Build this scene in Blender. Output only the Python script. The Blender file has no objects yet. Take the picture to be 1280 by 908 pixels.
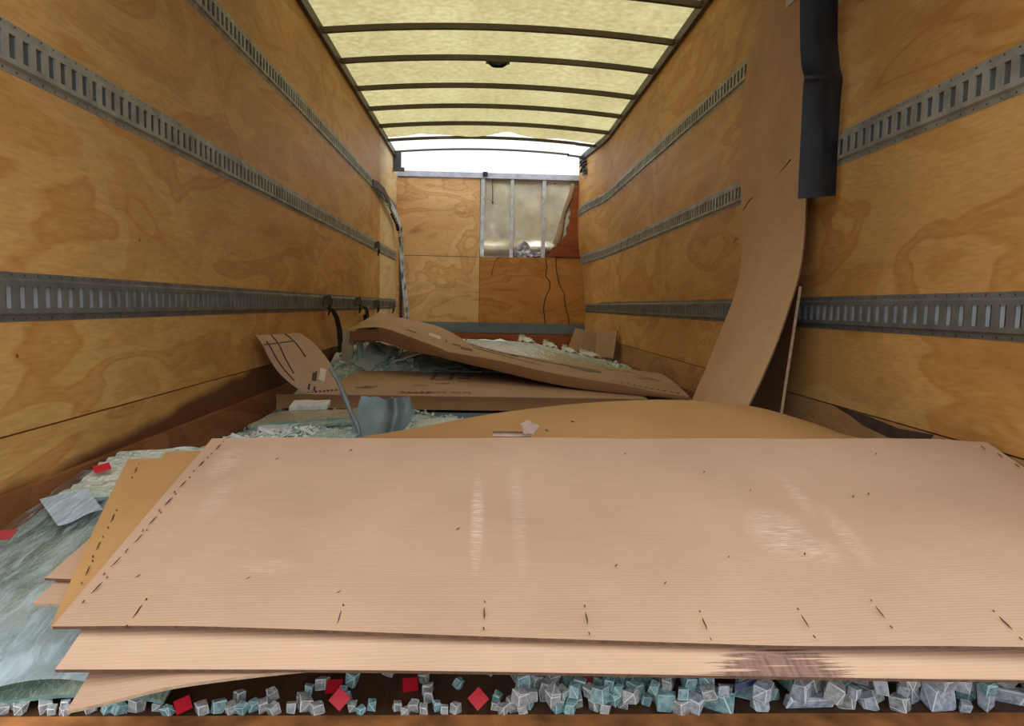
import bpy, bmesh, math, random
from mathutils import Vector, Matrix, noise as mnoise
C = bpy.context.scene.collection
S = bpy.context.scene
random.seed(7)

# ------------------------------------------------------------------ camera
F_PX, YAW, PITCH, ROLL, CAM_H = 840.13, .0397, .0846, .0197, .72
cam = bpy.data.cameras.new('camera'); cam_o = bpy.data.objects.new('camera', cam); C.objects.link(cam_o)
cam.sensor_width = 36; cam.lens = 36 * F_PX / 1280; cam.clip_start = .02; cam.clip_end = 500
fw = Vector((math.sin(YAW) * math.cos(PITCH), math.cos(YAW) * math.cos(PITCH), -math.sin(PITCH)))
r0 = Vector((math.cos(YAW), -math.sin(YAW), 0)); u0 = r0.cross(fw)
rr = math.cos(ROLL) * r0 + math.sin(ROLL) * u0; uu = -math.sin(ROLL) * r0 + math.cos(ROLL) * u0
m = Matrix((rr, uu, -fw)).transposed().to_4x4(); m.translation = (0, 0, CAM_H)
cam_o.matrix_world = m
S.camera = cam_o

# ------------------------------------------------------------------ sky: overcast, brighter overhead
W = bpy.data.worlds.new('sky'); S.world = W; W.use_nodes = True
wn = W.node_tree; wn.nodes.clear()
SKY = 5.2
tc = wn.nodes.new('ShaderNodeTexCoord'); sx = wn.nodes.new('ShaderNodeSeparateXYZ')
mr = wn.nodes.new('ShaderNodeMapRange'); bg = wn.nodes.new('ShaderNodeBackground'); wo = wn.nodes.new('ShaderNodeOutputWorld')
mr.inputs['From Min'].default_value = 0; mr.inputs['From Max'].default_value = 1
mr.inputs['To Min'].default_value = SKY / 3; mr.inputs['To Max'].default_value = SKY
bg.inputs['Color'].default_value = (.90, .955, 1, 1)
wn.links.new(tc.outputs['Generated'], sx.inputs[0]); wn.links.new(sx.outputs['Z'], mr.inputs['Value'])
wn.links.new(mr.outputs[0], bg.inputs['Strength']); wn.links.new(bg.outputs[0], wo.inputs[0])

# ------------------------------------------------------------------ exposure
vs = S.view_settings
vs.view_transform = 'Standard'; vs.look = 'None'; vs.gamma = 1; vs.use_curve_mapping = False
vs.exposure = -.75

# ------------------------------------------------------------------ material helpers
class N:
    def __init__(s, name):
        s.m = bpy.data.materials.new(name); s.m.use_nodes = True; s.t = s.m.node_tree; s.t.nodes.clear()
        s.out = s.t.nodes.new('ShaderNodeOutputMaterial')
    def n(s, t, props=None, **inp):
        x = s.t.nodes.new('ShaderNode' + t)
        for k, v in (props or {}).items(): setattr(x, k, v)
        for k, v in inp.items():
            key = int(k[1:]) if k[0] == 'i' and k[1:].isdigit() else k.replace('_', ' ')
            s.set(x.inputs[key], v)
        return x
    def set(s, sock, v):
        if hasattr(v, 'outputs'): v = v.outputs[0]
        if isinstance(v, bpy.types.NodeSocket): s.t.links.new(v, sock)
        elif isinstance(v, (tuple, list)) and len(v) == 3 and sock.type == 'RGBA': sock.default_value = (*v, 1)
        else: sock.default_value = v
    def ramp(s, fac, stops, interp='LINEAR'):
        x = s.n('ValToRGB', Fac=fac); cr = x.color_ramp; cr.interpolation = interp
        while len(cr.elements) < len(stops): cr.elements.new(.5)
        for e, (p, c) in zip(cr.elements, stops):
            e.position = p; e.color = (*c, 1) if isinstance(c, (tuple, list)) else (c, c, c, 1)
        return x
    def mix(s, fac, a, b, mode='MIX'):
        x = s.t.nodes.new('ShaderNodeMix'); x.data_type = 'RGBA'; x.blend_type = mode
        s.set(x.inputs[0], fac); s.set(x.inputs[6], a); s.set(x.inputs[7], b)
        return x.outputs[2]
    def math(s, op, a, b=0., c=0.): return s.n('Math', {'operation': op}, i0=a, i1=b, i2=c).outputs[0]
    def pos(s, scale=(1, 1, 1), rot=(0, 0, 0), loc=(0, 0, 0)):
        g = s.n('NewGeometry')
        return s.n('Mapping', Vector=g.outputs['Position'], Scale=scale, Rotation=rot, Location=loc).outputs[0]
    def bsdf(s, **k):
        b = s.n('BsdfPrincipled', **k); s.t.links.new(b.outputs[0], s.out.inputs[0]); return b
    def bump(s, h, st=.3, d=.01): return s.n('Bump', Height=h, Strength=st, Distance=d).outputs[0]

def simple(name, col, rough=.6, metal=0., var=.25, scale=6., bump=0.):
    k = N(name); p = k.pos()
    nz = k.n('TexNoise', Vector=p, Scale=scale, Detail=5.)
    c = k.mix(1., col, k.ramp(nz, [(.25, 1 - var), (.75, 1 + var * .4)]), 'MULTIPLY')
    b = k.bsdf(Base_Color=c, Roughness=rough, Metallic=metal)
    if bump: k.set(b.inputs['Normal'], k.bump(nz, bump, .01))
    return k.m

def wood(name, cols, sc=(.8, .8, 2.2), rough=.55, stain_shade=None, dirt=.25, seed=0.):
    """rotary-cut plywood: flat patches with soft-edged outlines, thin rings, fibre, streaks, screw marks"""
    k = N(name); p = k.pos(sc, loc=(seed, seed * .7, seed * .3))
    n1 = k.n('TexNoise', Vector=p, Scale=.9, Detail=2.5, Roughness=.55, Distortion=.7)
    n1b = k.n('TexNoise', Vector=p, Scale=6., Detail=5.)
    ring = k.math('PINGPONG', k.math('MULTIPLY', k.math('ADD', n1.outputs[0], k.math('MULTIPLY', n1b.outputs[0], .05)), 5.), 1.)
    c = k.ramp(ring, [(0., cols[0]), (.10, cols[1]), (.44, cols[1]), (.50, cols[2]), (.80, cols[2]), (.86, cols[3]), (1., cols[1])]).outputs[0]
    n2 = k.n('TexNoise', Vector=k.pos((.5, .5, 1.1), loc=(3 + seed, 1, 0)), Scale=1.6, Detail=4.)
    c = k.mix(.8, c, k.ramp(n2, [(.3, (.78, .70, .60)), (.5, (1, 1, 1)), (.72, (1.10, 1.12, 1.15))]), 'MULTIPLY')
    n3 = k.n('TexNoise', Vector=k.pos((10, 3.5, 22)), Scale=5., Detail=5.)
    c = k.mix(.7, c, k.ramp(n3, [(.25, (.76, .72, .66)), (.7, (1.08, 1.08, 1.08))]), 'MULTIPLY')
    v = k.n('TexVoronoi', Vector=k.pos((1, 1, 1), loc=(.3, .2, .1)), Scale=5.)
    c = k.mix(k.ramp(v.outputs['Distance'], [(.018, .8), (.04, 0.)]), c, (.09, .035, .012))
    if dirt:
        nd = k.n('TexNoise', Vector=k.pos((1, .55, 3.4), (.14, 0, 0)), Scale=2.4, Detail=7., Roughness=.62)
        c = k.mix(k.ramp(nd, [(.53, 0.), (.62, dirt * .5), (.75, dirt)]), c, (.13, .06, .022))
    if stain_shade: c = stain_shade(k, c)
    b = k.bsdf(Base_Color=c, Roughness=rough)
    b.inputs['Specular IOR Level'].default_value = .3
    k.set(b.inputs['Normal'], k.bump(n3, .10, .004))
    return k.m

def card(name, col, scuffs=(), wave=(0, 1, 0), rough=.75, extra=None, period=.0065):
    """corrugated board: faint flute lines, soft mottling, rubbed paper in given spots"""
    k = N(name); p = k.pos()
    sep = k.n('SeparateXYZ', Vector=p)
    lin = k.math('ADD', k.math('ADD', k.math('MULTIPLY', sep.outputs[0], wave[0]), k.math('MULTIPLY', sep.outputs[1], wave[1])), k.math('MULTIPLY', sep.outputs[2], wave[2]))
    nz = k.n('TexNoise', Vector=p, Scale=3., Detail=5.)
    flute = k.math('SINE', k.math('MULTIPLY', k.math('ADD', lin, k.math('MULTIPLY', nz.outputs[0], .006)), 6.2832 / period))
    c = k.mix(.9, col, k.ramp(nz, [(.3, (.88, .85, .82)), (.7, (1.06, 1.05, 1.05))]), 'MULTIPLY')
    n2 = k.n('TexNoise', Vector=k.pos((2, 60, 60) if wave[1] else (60, 2, 2)), Scale=6., Detail=4.)
    c = k.mix(.35, c, k.ramp(n2, [(.3, (.85, .82, .80)), (.7, (1.08, 1.08, 1.08))]), 'MULTIPLY')
    for (x, y, rx, ry, st) in scuffs:
        d = k.math('ADD', k.math('POWER', k.math('DIVIDE', k.math('SUBTRACT', sep.outputs[0], x), rx), 2.), k.math('POWER', k.math('DIVIDE', k.math('SUBTRACT', sep.outputs[1], y), ry), 2.))
        msk = k.math('MULTIPLY', k.ramp(d, [(.0, 1.), (1., 0.)]).outputs[0], k.ramp(k.n('TexNoise', Vector=k.pos((9, 170, 20)), Scale=3., Detail=6., Roughness=.7), [(.46, 0.), (.66, st)]).outputs[0])
        c = k.mix(msk, c, (.80, .66, .55))
    if extra: c = extra(k, c, sep)
    b = k.bsdf(Base_Color=c, Roughness=rough)
    b.inputs['Specular IOR Level'].default_value = .25
    k.set(b.inputs['Normal'], k.bump(k.math('MULTIPLY_ADD', flute, .12, nz.outputs[0]), .18, .006))
    return k.m

# plywood
PLY = [(.50, .228, .054), (.59, .305, .088), (.64, .355, .112), (.535, .252, .064)]
M = {}
M['ply'] = wood('plywood', PLY)
M['ply_b'] = wood('plywood_front', [(.64, .33, .13), (.80, .48, .21), (.86, .54, .26), (.70, .38, .15)], (1.0, .8, 1.6), seed=4)
M['ply_pale'] = wood('plywood_pale', [(.66, .44, .19), (.72, .52, .25), (.76, .56, .29), (.68, .46, .20)], seed=9)
M['ply_dark'] = wood('plywood_amber', [(.38, .15, .03), (.50, .21, .045), (.54, .24, .06), (.42, .165, .034)], (1.0, .8, 2.6), seed=8)
M['ply_wet'] = wood('plywood_soaked', [(.20, .045, .010), (.30, .075, .014), (.34, .09, .02), (.24, .055, .011)], (1, 1, 6), seed=12)
def wet_stain_shade(k, c):  # water stain plus shade of the carton flap, both painted into the wood
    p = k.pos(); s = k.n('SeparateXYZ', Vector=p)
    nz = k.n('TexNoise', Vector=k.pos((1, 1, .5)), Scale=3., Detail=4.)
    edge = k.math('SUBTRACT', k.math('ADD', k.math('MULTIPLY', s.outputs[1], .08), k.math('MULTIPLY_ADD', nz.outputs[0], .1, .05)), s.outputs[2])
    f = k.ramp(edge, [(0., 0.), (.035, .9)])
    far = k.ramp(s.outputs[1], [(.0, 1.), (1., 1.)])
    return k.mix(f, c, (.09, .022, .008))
M['ply_low'] = wood('plywood_low_stain_shade', PLY, stain_shade=wet_stain_shade, dirt=.5, seed=2)
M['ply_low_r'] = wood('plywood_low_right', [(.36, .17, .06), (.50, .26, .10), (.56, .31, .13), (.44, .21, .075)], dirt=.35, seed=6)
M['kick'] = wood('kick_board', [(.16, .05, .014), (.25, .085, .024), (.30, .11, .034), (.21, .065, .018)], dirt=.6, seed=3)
M['scuff'] = simple('black_scuff', (.075, .038, .022), .8, 0, .5, 20)
M['floor'] = wood('floor_boards', [(.05, .022, .012), (.09, .04, .02), (.11, .05, .026), (.07, .03, .015)], (6, .6, 1), dirt=.6)

# metals
def steel(name, col, rough=.45, metal=.75, streak=(3, 3, 3), grime=.5):
    k = N(name); nz = k.n('TexNoise', Vector=k.pos(streak), Scale=5., Detail=5.)
    n2 = k.n('TexNoise', Vector=k.pos(), Scale=9., Detail=6.)
    c = k.mix(.7, col, k.ramp(nz, [(.3, .7), (.7, 1.15)]), 'MULTIPLY')
    c = k.mix(k.ramp(n2, [(.5, 0.), (.75, grime)]), c, (.06, .05, .04))
    b = k.bsdf(Base_Color=c, Roughness=k.ramp(n2, [(.3, rough - .08), (.7, rough + .15)]), Metallic=metal)
    k.set(b.inputs['Normal'], k.bump(n2, .08, .004))
    return k.m
M['track'] = steel('galvanized_track', (.36, .345, .29), .5, .35)
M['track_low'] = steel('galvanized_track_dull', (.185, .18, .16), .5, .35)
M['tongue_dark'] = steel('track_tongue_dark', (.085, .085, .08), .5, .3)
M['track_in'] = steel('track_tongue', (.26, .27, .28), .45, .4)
M['nail_slot_shade'] = simple('dark_nail_slot_shade', (.02, .018, .015), .6)
M['alu'] = steel('aluminium', (.72, .74, .80), .33, .85, grime=.25)
M['alu_dull'] = steel('aluminium_rail', (.60, .60, .70), .55, .35, grime=.15)
M['skin'] = steel('aluminium_skin', (.80, .74, .62), .33, .85, (1, 1, 1), 0.)
M['bow'] = simple('roof_bow_steel', (.10, .078, .045), .55, .2, .3, 5)
M['rail'] = simple('dark_rail', (.09, .07, .055), .5, .4, .3, 5)
M['grey'] = simple('grey_steel_skirt', (.16, .19, .20), .5, .4, .35, 3)
M['plate'] = steel('weathered_plate', (.15, .185, .175), .55, .25, (3, 3, 3), .5)
M['darkgrey'] = simple('dark_grey_plate', (.11, .11, .12), .55, .3, .4, 8)
M['black'] = simple('black_plastic', (.012, .012, .013), .45)
M['rust'] = simple('rusty_sill_steel', (.50, .19, .05), .8, .1, .75, 14, .4)
k = N('black_rubber'); nz = k.n('TexNoise', Vector=k.pos((4, 4, 1)), Scale=7., Detail=6.)
b = k.bsdf(Specular_IOR_Level=.28, Base_Color=k.ramp(nz, [(.35, (.008, .008, .009)), (.8, (.026, .024, .028))]), Roughness=k.ramp(nz, [(.3, .36), (.75, .55)]))
k.set(b.inputs['Normal'], k.bump(nz, .12, .006)); M['rubber'] = k.m
M['hook'] = simple('strap_hook_black', (.022, .017, .013), .5, .2)
M['strap'] = simple('dark_webbing', (.045, .032, .024), .8, 0, .3, 12)
k = N('blue_white_webbing'); nz = k.n('TexNoise', Vector=k.pos((3, 3, 1)), Scale=8., Detail=3.)
k.bsdf(Base_Color=k.ramp(nz, [(.38, (.12, .17, .26)), (.5, (.55, .60, .66)), (.7, (.80, .82, .83))]), Roughness=.6); M['web'] = k.m
# roof
k = N('fibreglass_roof'); nz = k.n('TexNoise', Vector=k.pos((1.5, 1.5, 1)), Scale=14., Detail=6.)
n2 = k.n('TexNoise', Vector=k.pos((1, .6, 1)), Scale=2., Detail=4.)
c = k.mix(.7, (.78, .725, .53), k.ramp(nz, [(.3, (.80, .78, .70)), (.7, (1.05, 1.05, 1.05))]), 'MULTIPLY')
c = k.mix(.6, c, k.ramp(n2, [(.3, (.86, .84, .78)), (.7, (1.04, 1.04, 1.04))]), 'MULTIPLY')
tr = k.n('BsdfTranslucent', Color=c); df = k.n('BsdfDiffuse', Color=k.mix(1., c, (.75, .75, .75), 'MULTIPLY'))
mx = k.n('MixShader', Fac=.25, i1=tr, i2=df); k.t.links.new(mx.outputs[0], k.out.inputs[0]); M['roof'] = k.m

# cardboard
BOARD = (.455, .285, .18); OCHRE = (.44, .235, .085)
def rub_left(k, c, sep): return c
M['card_top'] = card('cardboard_top', BOARD, [(-.012, 1.37, .016, .19, .8), (.075, 1.40, .018, .24, .35), (.60, 1.31, .07, .10, .6), (.655, 1.25, .05, .05, .5), (.70, 1.44, .02, .10, .4), (.735, 1.30, .025, .12, .4), (-.62, 1.61, .04, .08, .6), (-.40, 1.22, .07, .03, .35), (-.58, 1.45, .03, .1, .3)])
def wetpatch(k, c, sep):
    nz = k.n('TexNoise', Vector=k.pos((2.2, 70, 3)), Scale=4., Detail=6., Roughness=.65)
    nv = k.n('TexNoise', Vector=k.pos((60, 8, 3)), Scale=3., Detail=4.)
    d = k.math('ADD', k.math('POWER', k.math('DIVIDE', k.math('SUBTRACT', sep.outputs[0], .475), .105), 2.), k.math('POWER', k.math('DIVIDE', k.math('SUBTRACT', sep.outputs[1], .985), .055), 2.))
    d = k.math('ADD', d, k.math('MULTIPLY', k.math('SUBTRACT', nz.outputs[0], .5), 5.))
    c = k.mix(k.ramp(d, [(.6, .85), (1.0, 0.)]), c, k.mix(k.ramp(nv, [(.4, 0.), (.65, 1.)]), (.20, .105, .085), (.09, .04, .032)))
    d2 = k.math('ADD', k.math('MULTIPLY', k.math('SUBTRACT', sep.outputs[1], k.math('MULTIPLY_ADD', sep.outputs[0], -.035, 1.002)), 60.), k.math('MULTIPLY', nz.outputs[0], 1.5))
    e = k.math('MULTIPLY', k.ramp(d2, [(.1, .7), (1., 0.)]).outputs[0], k.ramp(sep.outputs[0], [(.2, .15), (.4, 1.)]).outputs[0])
    return k.mix(e, c, (.13, .065, .04))
M['card_wet'] = card('cardboard_stained_edge', (.54, .345, .225), extra=wetpatch)
M['card'] = card('cardboard', BOARD)
M['card_o'] = card('cardboard_ochre', OCHRE)
M['card_v'] = card('cardboard_upright', (.60, .37, .18), wave=(0, 0, 1))
M['card_shade'] = card('cardboard_painted_shade', (.16, .075, .035), wave=(0, 0, 1))  # darkened board colour, the bent sheet's shade is painted in
M['carton'] = card('carton_board', (.50, .325, .20), wave=(1, 0, 0))
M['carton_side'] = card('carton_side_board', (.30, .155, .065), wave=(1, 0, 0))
M['flute'] = simple('cardboard_cut_edge', (.17, .085, .045), .9, 0, .5, 90)
M['flute_l'] = simple('cardboard_cut_edge_pale', (.55, .36, .22), .9, 0, .35, 60)
M['slit'] = simple('slit_dark', (.05, .02, .012), .9)
M['ink'] = simple('carton_ink', (.075, .05, .05), .8)
M['ink_g'] = simple('green_grey_ink', (.16, .16, .115), .8)
M['ink_b'] = simple('faded_ink', (.15, .10, .085), .8)
M['label'] = simple('paper_label', (.72, .64, .52), .7, 0, .15, 8)
M['tape'] = simple('torn_tape', (.40, .27, .21), .6, 0, .3, 30)

# glass
def glass_sheet(name, ca, cb, scale=55., rough=.18, crack=.8, stretch=(1, 1, 1)):
    k = N(name); p = k.pos(stretch)
    nz = k.n('TexNoise', Vector=p, Scale=4., Detail=6., Distortion=.8)
    c = k.ramp(nz, [(.3, ca), (.62, cb)]).outputs[0]
    v = k.n('TexVoronoi', {'feature': 'DISTANCE_TO_EDGE'}, Vector=p, Scale=scale)
    crk = k.ramp(v.outputs['Distance'], [(.0, crack), (.09, 0.)])
    c = k.mix(crk, c, (.72, .80, .76))
    v2 = k.n('TexVoronoi', Vector=p, Scale=scale)
    b = k.bsdf(Base_Color=c, Roughness=rough, IOR=1.5)
    k.set(b.inputs['Normal'], k.bump(k.math('ADD', v2.outputs['Distance'], k.math('MULTIPLY', nz.outputs[0], 2.)), .5, .01))
    return k.m
M['glass_green'] = glass_sheet('shattered_green_glass', (.022, .075, .058), (.34, .40, .31), 60., .25, .22, (2.2, .8, 1))
M['glass_pale'] = glass_sheet('crushed_pale_glass', (.30, .36, .28), (.62, .66, .52), 90., .3)
M['glass_lam'] = glass_sheet('laminated_glass', (.34, .27, .15), (.46, .40, .25), 40., .25, .25)
M['glass_edge'] = simple('glass_cut_edge', (.24, .40, .36), .25, 0, .5, 30)
M['glass_white'] = simple('white_glass_flake', (.78, .80, .74), .3, 0, .25, 40)
M['glass_teal'] = glass_sheet('teal_glass', (.12, .24, .20), (.40, .52, .44), 70., .22)
def film(name, col, tr):
    k = N(name); nz = k.n('TexNoise', Vector=k.pos((8, 1.5, 4)), Scale=5., Detail=5., Distortion=1.)
    b = k.bsdf(Base_Color=col, Roughness=.16)
    k.set(b.inputs['Normal'], k.bump(nz, .5, .02))
    t = k.n('BsdfTransparent')
    mxs = k.n('MixShader', Fac=(k.math('MULTIPLY', k.ramp(nz, [(.35, max(0., 1 - tr - .25)), (.75, 1 - tr + .3)]).outputs[0], k.ramp(k.n('SeparateXYZ', Vector=k.pos()).outputs[1], [(0., 1.), (1., 1.)]).outputs[0]) if tr < .8 else k.math('ADD', k.ramp(nz, [(.45, .03), (.75, .40)]).outputs[0], k.n('MapRange', Value=k.n('SeparateXYZ', Vector=k.pos()).outputs[1], From_Min=1.40, From_Max=1.14, To_Min=0., To_Max=.35).outputs[0])), i1=t, i2=b)
    k.t.links.new(mxs.outputs[0], k.out.inputs[0]); return k.m
M['film'] = film('clear_film', (.60, .70, .74), .86)
M['blue_film'] = film('blue_white_slip', (.58, .70, .78), .25)
def chunk(name, col, tr):
    k = N(name); nz = k.n('TexNoise', Vector=k.pos(), Scale=110., Detail=3.)
    c = k.mix(.85, col, k.ramp(nz, [(.35, .5), (.65, 1.12)]), 'MULTIPLY')  # fine speckle painted into the colour as sparkle
    b = k.bsdf(Base_Color=c, Roughness=.08, IOR=1.5, Transmission_Weight=tr)
    k.set(b.inputs['Normal'], k.bump(nz, .5, .006)); return k.m
M['cr_clear'] = chunk('glass_clear', (.95, .97, .96), .62)
M['cr_aqua'] = chunk('glass_aqua', (.56, .88, .90), .55)
M['cr_pale'] = chunk('glass_pale_blue', (.80, .88, .98), .42)
for nm_, cl_ in (('cr_clear', (.88, .91, .91)), ('cr_aqua', (.62, .88, .92)), ('cr_pale', (.84, .90, .98))): M[nm_ + '_edge'] = simple(nm_[3:] + '_glass_edge_glint', cl_, .25, 0, .15, 60)  # pale colour paints highlights along the crumb edges
M['red'] = simple('red_sticker', (.62, .012, .03), .45, 0, .1)
M['red_d'] = simple('red_sticker_faded', (.48, .05, .06), .5, 0, .2, 40)
M['blue_p'] = simple('dark_blue_plastic', (.03, .035, .12), .35)
M['ground'] = simple('asphalt', (.22, .21, .20), .9, 0, .2, 2)
M['shell'] = simple('trailer_outer_skin', (.06, .045, .035), .6, .1)

# ------------------------------------------------------------------ mesh helpers
def link(name, verts, faces, mats, parent=None, loc=(0, 0, 0), smooth=False, mi=None):
    me = bpy.data.meshes.new(name); L = Vector(loc)
    me.from_pydata([tuple(Vector(v) - L) for v in verts], [], faces)
    for mt in (mats if isinstance(mats, (list, tuple)) else [mats]): me.materials.append(mt)
    if mi: me.polygons.foreach_set('material_index', mi)
    if smooth: me.polygons.foreach_set('use_smooth', [True] * len(me.polygons))
    bm = bmesh.new(); bm.from_mesh(me); bmesh.ops.recalc_face_normals(bm, faces=bm.faces); bm.to_mesh(me); bm.free()
    o = bpy.data.objects.new(name, me); C.objects.link(o)
    if parent: o.parent = parent
    else: o.location = L
    return o
def tag(o, label=None, cat=None, group=None, kind=None):
    for kk, v in (('label', label), ('category', cat), ('group', group), ('kind', kind)):
        if v: o[kk] = v
    return o
def thing(name, label, cat, loc=(0, 0, 0), group=None):
    o = bpy.data.objects.new(name, None); C.objects.link(o); o.location = loc; o.empty_display_size = .05
    return tag(o, label, cat, group)
def lo(o): return tuple(o.location)          # parts are written in world coordinates, minus the thing's base
def ident(v): return v
class MB:
    """collects boxes, slabs and ribbons into one mesh"""
    def __init__(s): s.v = []; s.f = []
    def add(s, v, f):
        b0 = len(s.v); s.v += [tuple(x) for x in v]; s.f += [[i + b0 for i in q] for q in f]
    def box(s, x0, x1, y0, y1, z0, z1, fn=ident, ny=1):
        v = []; f = []
        for i in range(ny + 1):
            y = y0 + (y1 - y0) * i / ny
            v += [fn(p) for p in ((x0, y, z0), (x1, y, z0), (x1, y, z1), (x0, y, z1))]
            if i:
                a = 4 * (i - 1); b = 4 * i
                f += [[a, a + 1, b + 1, b], [a + 1, a + 2, b + 2, b + 1], [a + 2, a + 3, b + 3, b + 2], [a + 3, a, b, b + 3]]
        f += [[3, 2, 1, 0], [4 * ny, 4 * ny + 1, 4 * ny + 2, 4 * ny + 3]]
        s.add(v, f)
    def obox(s, c, ax, ay, az):
        """box by centre and half axes"""
        c, ax, ay, az = map(Vector, (c, ax, ay, az))
        v = [c + a * ax + b * ay + d * az for d in (-1, 1) for (a, b) in ((-1, -1), (1, -1), (1, 1), (-1, 1))]
        s.add(v, [[3, 2, 1, 0], [4, 5, 6, 7], [0, 1, 5, 4], [1, 2, 6, 5], [2, 3, 7, 6], [3, 0, 4, 7]])
    def ribbon(s, pts, wdir, w, th):
        pts = [Vector(p) for p in pts]; wd = Vector(wdir).normalized(); n = len(pts); v = []; f = []
        for i, p in enumerate(pts):
            t = (pts[min(i + 1, n - 1)] - pts[max(i - 1, 0)]).normalized()
            nn = t.cross(wd).normalized()
            v += [p + wd * w / 2 + nn * th / 2, p - wd * w / 2 + nn * th / 2, p - wd * w / 2 - nn * th / 2, p + wd * w / 2 - nn * th / 2]
            if i:
                a = 4 * (i - 1); b = 4 * i
                f += [[a + q, a + (q + 1) % 4, b + (q + 1) % 4, b + q] for q in range(4)]
        f += [[3, 2, 1, 0], [4 * n - 4, 4 * n - 3, 4 * n - 2, 4 * n - 1]]
        s.add(v, f)
    def tube(s, pts, r, k=8):
        pts = [Vector(p) for p in pts]; n = len(pts); v = []; f = []
        for i, p in enumerate(pts):
            t = (pts[min(i + 1, n - 1)] - pts[max(i - 1, 0)]).normalized()
            a = t.orthogonal().normalized() if i == 0 else (a - t * a.dot(t)).normalized()
            b = t.cross(a)
            v += [p + (a * math.cos(q * 2 * math.pi / k) + b * math.sin(q * 2 * math.pi / k)) * r for q in range(k)]
            if i: f += [[k * (i - 1) + q, k * (i - 1) + (q + 1) % k, k * i + (q + 1) % k, k * i + q] for q in range(k)]
        f += [list(range(k))[::-1], [k * (n - 1) + q for q in range(k)]]
        s.add(v, f)
    def build(s, name, mat, parent=None, loc=(0, 0, 0), smooth=False):
        return link(name, s.v, s.f, mat, parent, loc, smooth)
def prism(outline, y0, y1, name, mat, parent, loc=(0, 0, 0)):
    """an (x,z) outline extruded along y"""
    n = len(outline)
    v = [(x, y0, z) for x, z in outline] + [(x, y1, z) for x, z in outline]
    f = [list(range(n)), list(range(n, 2 * n))[::-1]] + [[i, (i + 1) % n, n + (i + 1) % n, n + i] for i in range(n)]
    return link(name, v, f, mat, parent, loc)
def slab(name, grid, th, mats, parent=None, loc=(0, 0, 0), smooth=True, down=None):
    """a sheet of thickness th below the grid of points; mats = face, cut edge"""
    nu, nv = len(grid), len(grid[0]); g = [[Vector(p) for p in row] for row in grid]
    top = []; bot = []
    for i in range(nu):
        for j in range(nv):
            a = g[min(i + 1, nu - 1)][j] - g[max(i - 1, 0)][j]; b = g[i][min(j + 1, nv - 1)] - g[i][max(j - 1, 0)]
            n = a.cross(b)
            n = n.normalized() if n.length > 1e-9 else Vector((0, 0, 1))
            if down: n = Vector(down)
            top.append(g[i][j]); bot.append(g[i][j] - n * th)
    v = top + bot; o = nu * nv; f = []; mi = []
    I = lambda i, j: i * nv + j
    for i in range(nu - 1):
        for j in range(nv - 1):
            f.append([I(i, j), I(i + 1, j), I(i + 1, j + 1), I(i, j + 1)]); mi.append(0)
            f.append([o + I(i, j + 1), o + I(i + 1, j + 1), o + I(i + 1, j), o + I(i, j)]); mi.append(0)
    ring = [I(i, 0) for i in range(nu)] + [I(nu - 1, j) for j in range(1, nv)] + [I(i, nv - 1) for i in range(nu - 2, -1, -1)] + [I(0, j) for j in range(nv - 2, 0, -1)]
    for a, b in zip(ring, ring[1:] + ring[:1]): f.append([a, b, o + b, o + a]); mi.append(1)
    mats = mats if isinstance(mats, (list, tuple)) else [mats, mats]
    me_o = link(name, v, f, list(mats), parent, loc, False, mi)
    if smooth:
        me_o.data.polygons.foreach_set('use_smooth', [p.material_index == 0 for p in me_o.data.polygons])
        em = [e for e in me_o.data.edges]
        bm = bmesh.new(); bm.from_mesh(me_o.data)
        for e in bm.edges:
            if len(e.link_faces) == 2 and e.link_faces[0].material_index != e.link_faces[1].material_index: e.smooth = False
        bm.to_mesh(me_o.data); bm.free()
    return me_o
def interp(pts, t):
    """piecewise linear / smooth point on a polyline, t in 0..1"""
    n = len(pts) - 1; x = min(max(t, 0), 1) * n; i = min(int(x), n - 1); f = x - i
    P = [Vector(pts[max(0, min(n, q))]) for q in (i - 1, i, i + 1, i + 2)]
    return .5 * ((2 * P[1]) + (-P[0] + P[2]) * f + (2 * P[0] - 5 * P[1] + 4 * P[2] - P[3]) * f * f + (-P[0] + 3 * P[1] - 3 * P[2] + P[3]) * f ** 3)
def ns(x, y, s=1., z=0.): return mnoise.noise(Vector((x * s, y * s, z)))
def sm(a, b, x):
    t = min(max((x - a) / (b - a), 0), 1); return t * t * (3 - 2 * t)
def flat_text(name, body, size, mat, parent, origin, xdir, ydir, loc):
    """flat lettering laid on a surface"""
    cu = bpy.data.curves.new(name, 'FONT'); cu.body = body; cu.size = size; cu.extrude = .0004
    t = bpy.data.objects.new(name + '_tmp', cu); C.objects.link(t)
    dg = bpy.context.evaluated_depsgraph_get(); dg.update()
    me = bpy.data.meshes.new_from_object(t.evaluated_get(dg)); me.name = name
    bpy.data.objects.remove(t); bpy.data.curves.remove(cu)
    xd = Vector(xdir); yd = Vector(ydir); zd = xd.cross(yd).normalized(); O = Vector(origin) - Vector(loc)
    for v in me.vertices: v.co = O + xd * v.co.x + yd * v.co.y + zd * v.co.z
    me.materials.clear(); me.materials.append(mat)
    o = bpy.data.objects.new(name, me); C.objects.link(o); o.parent = parent; return o

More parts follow.
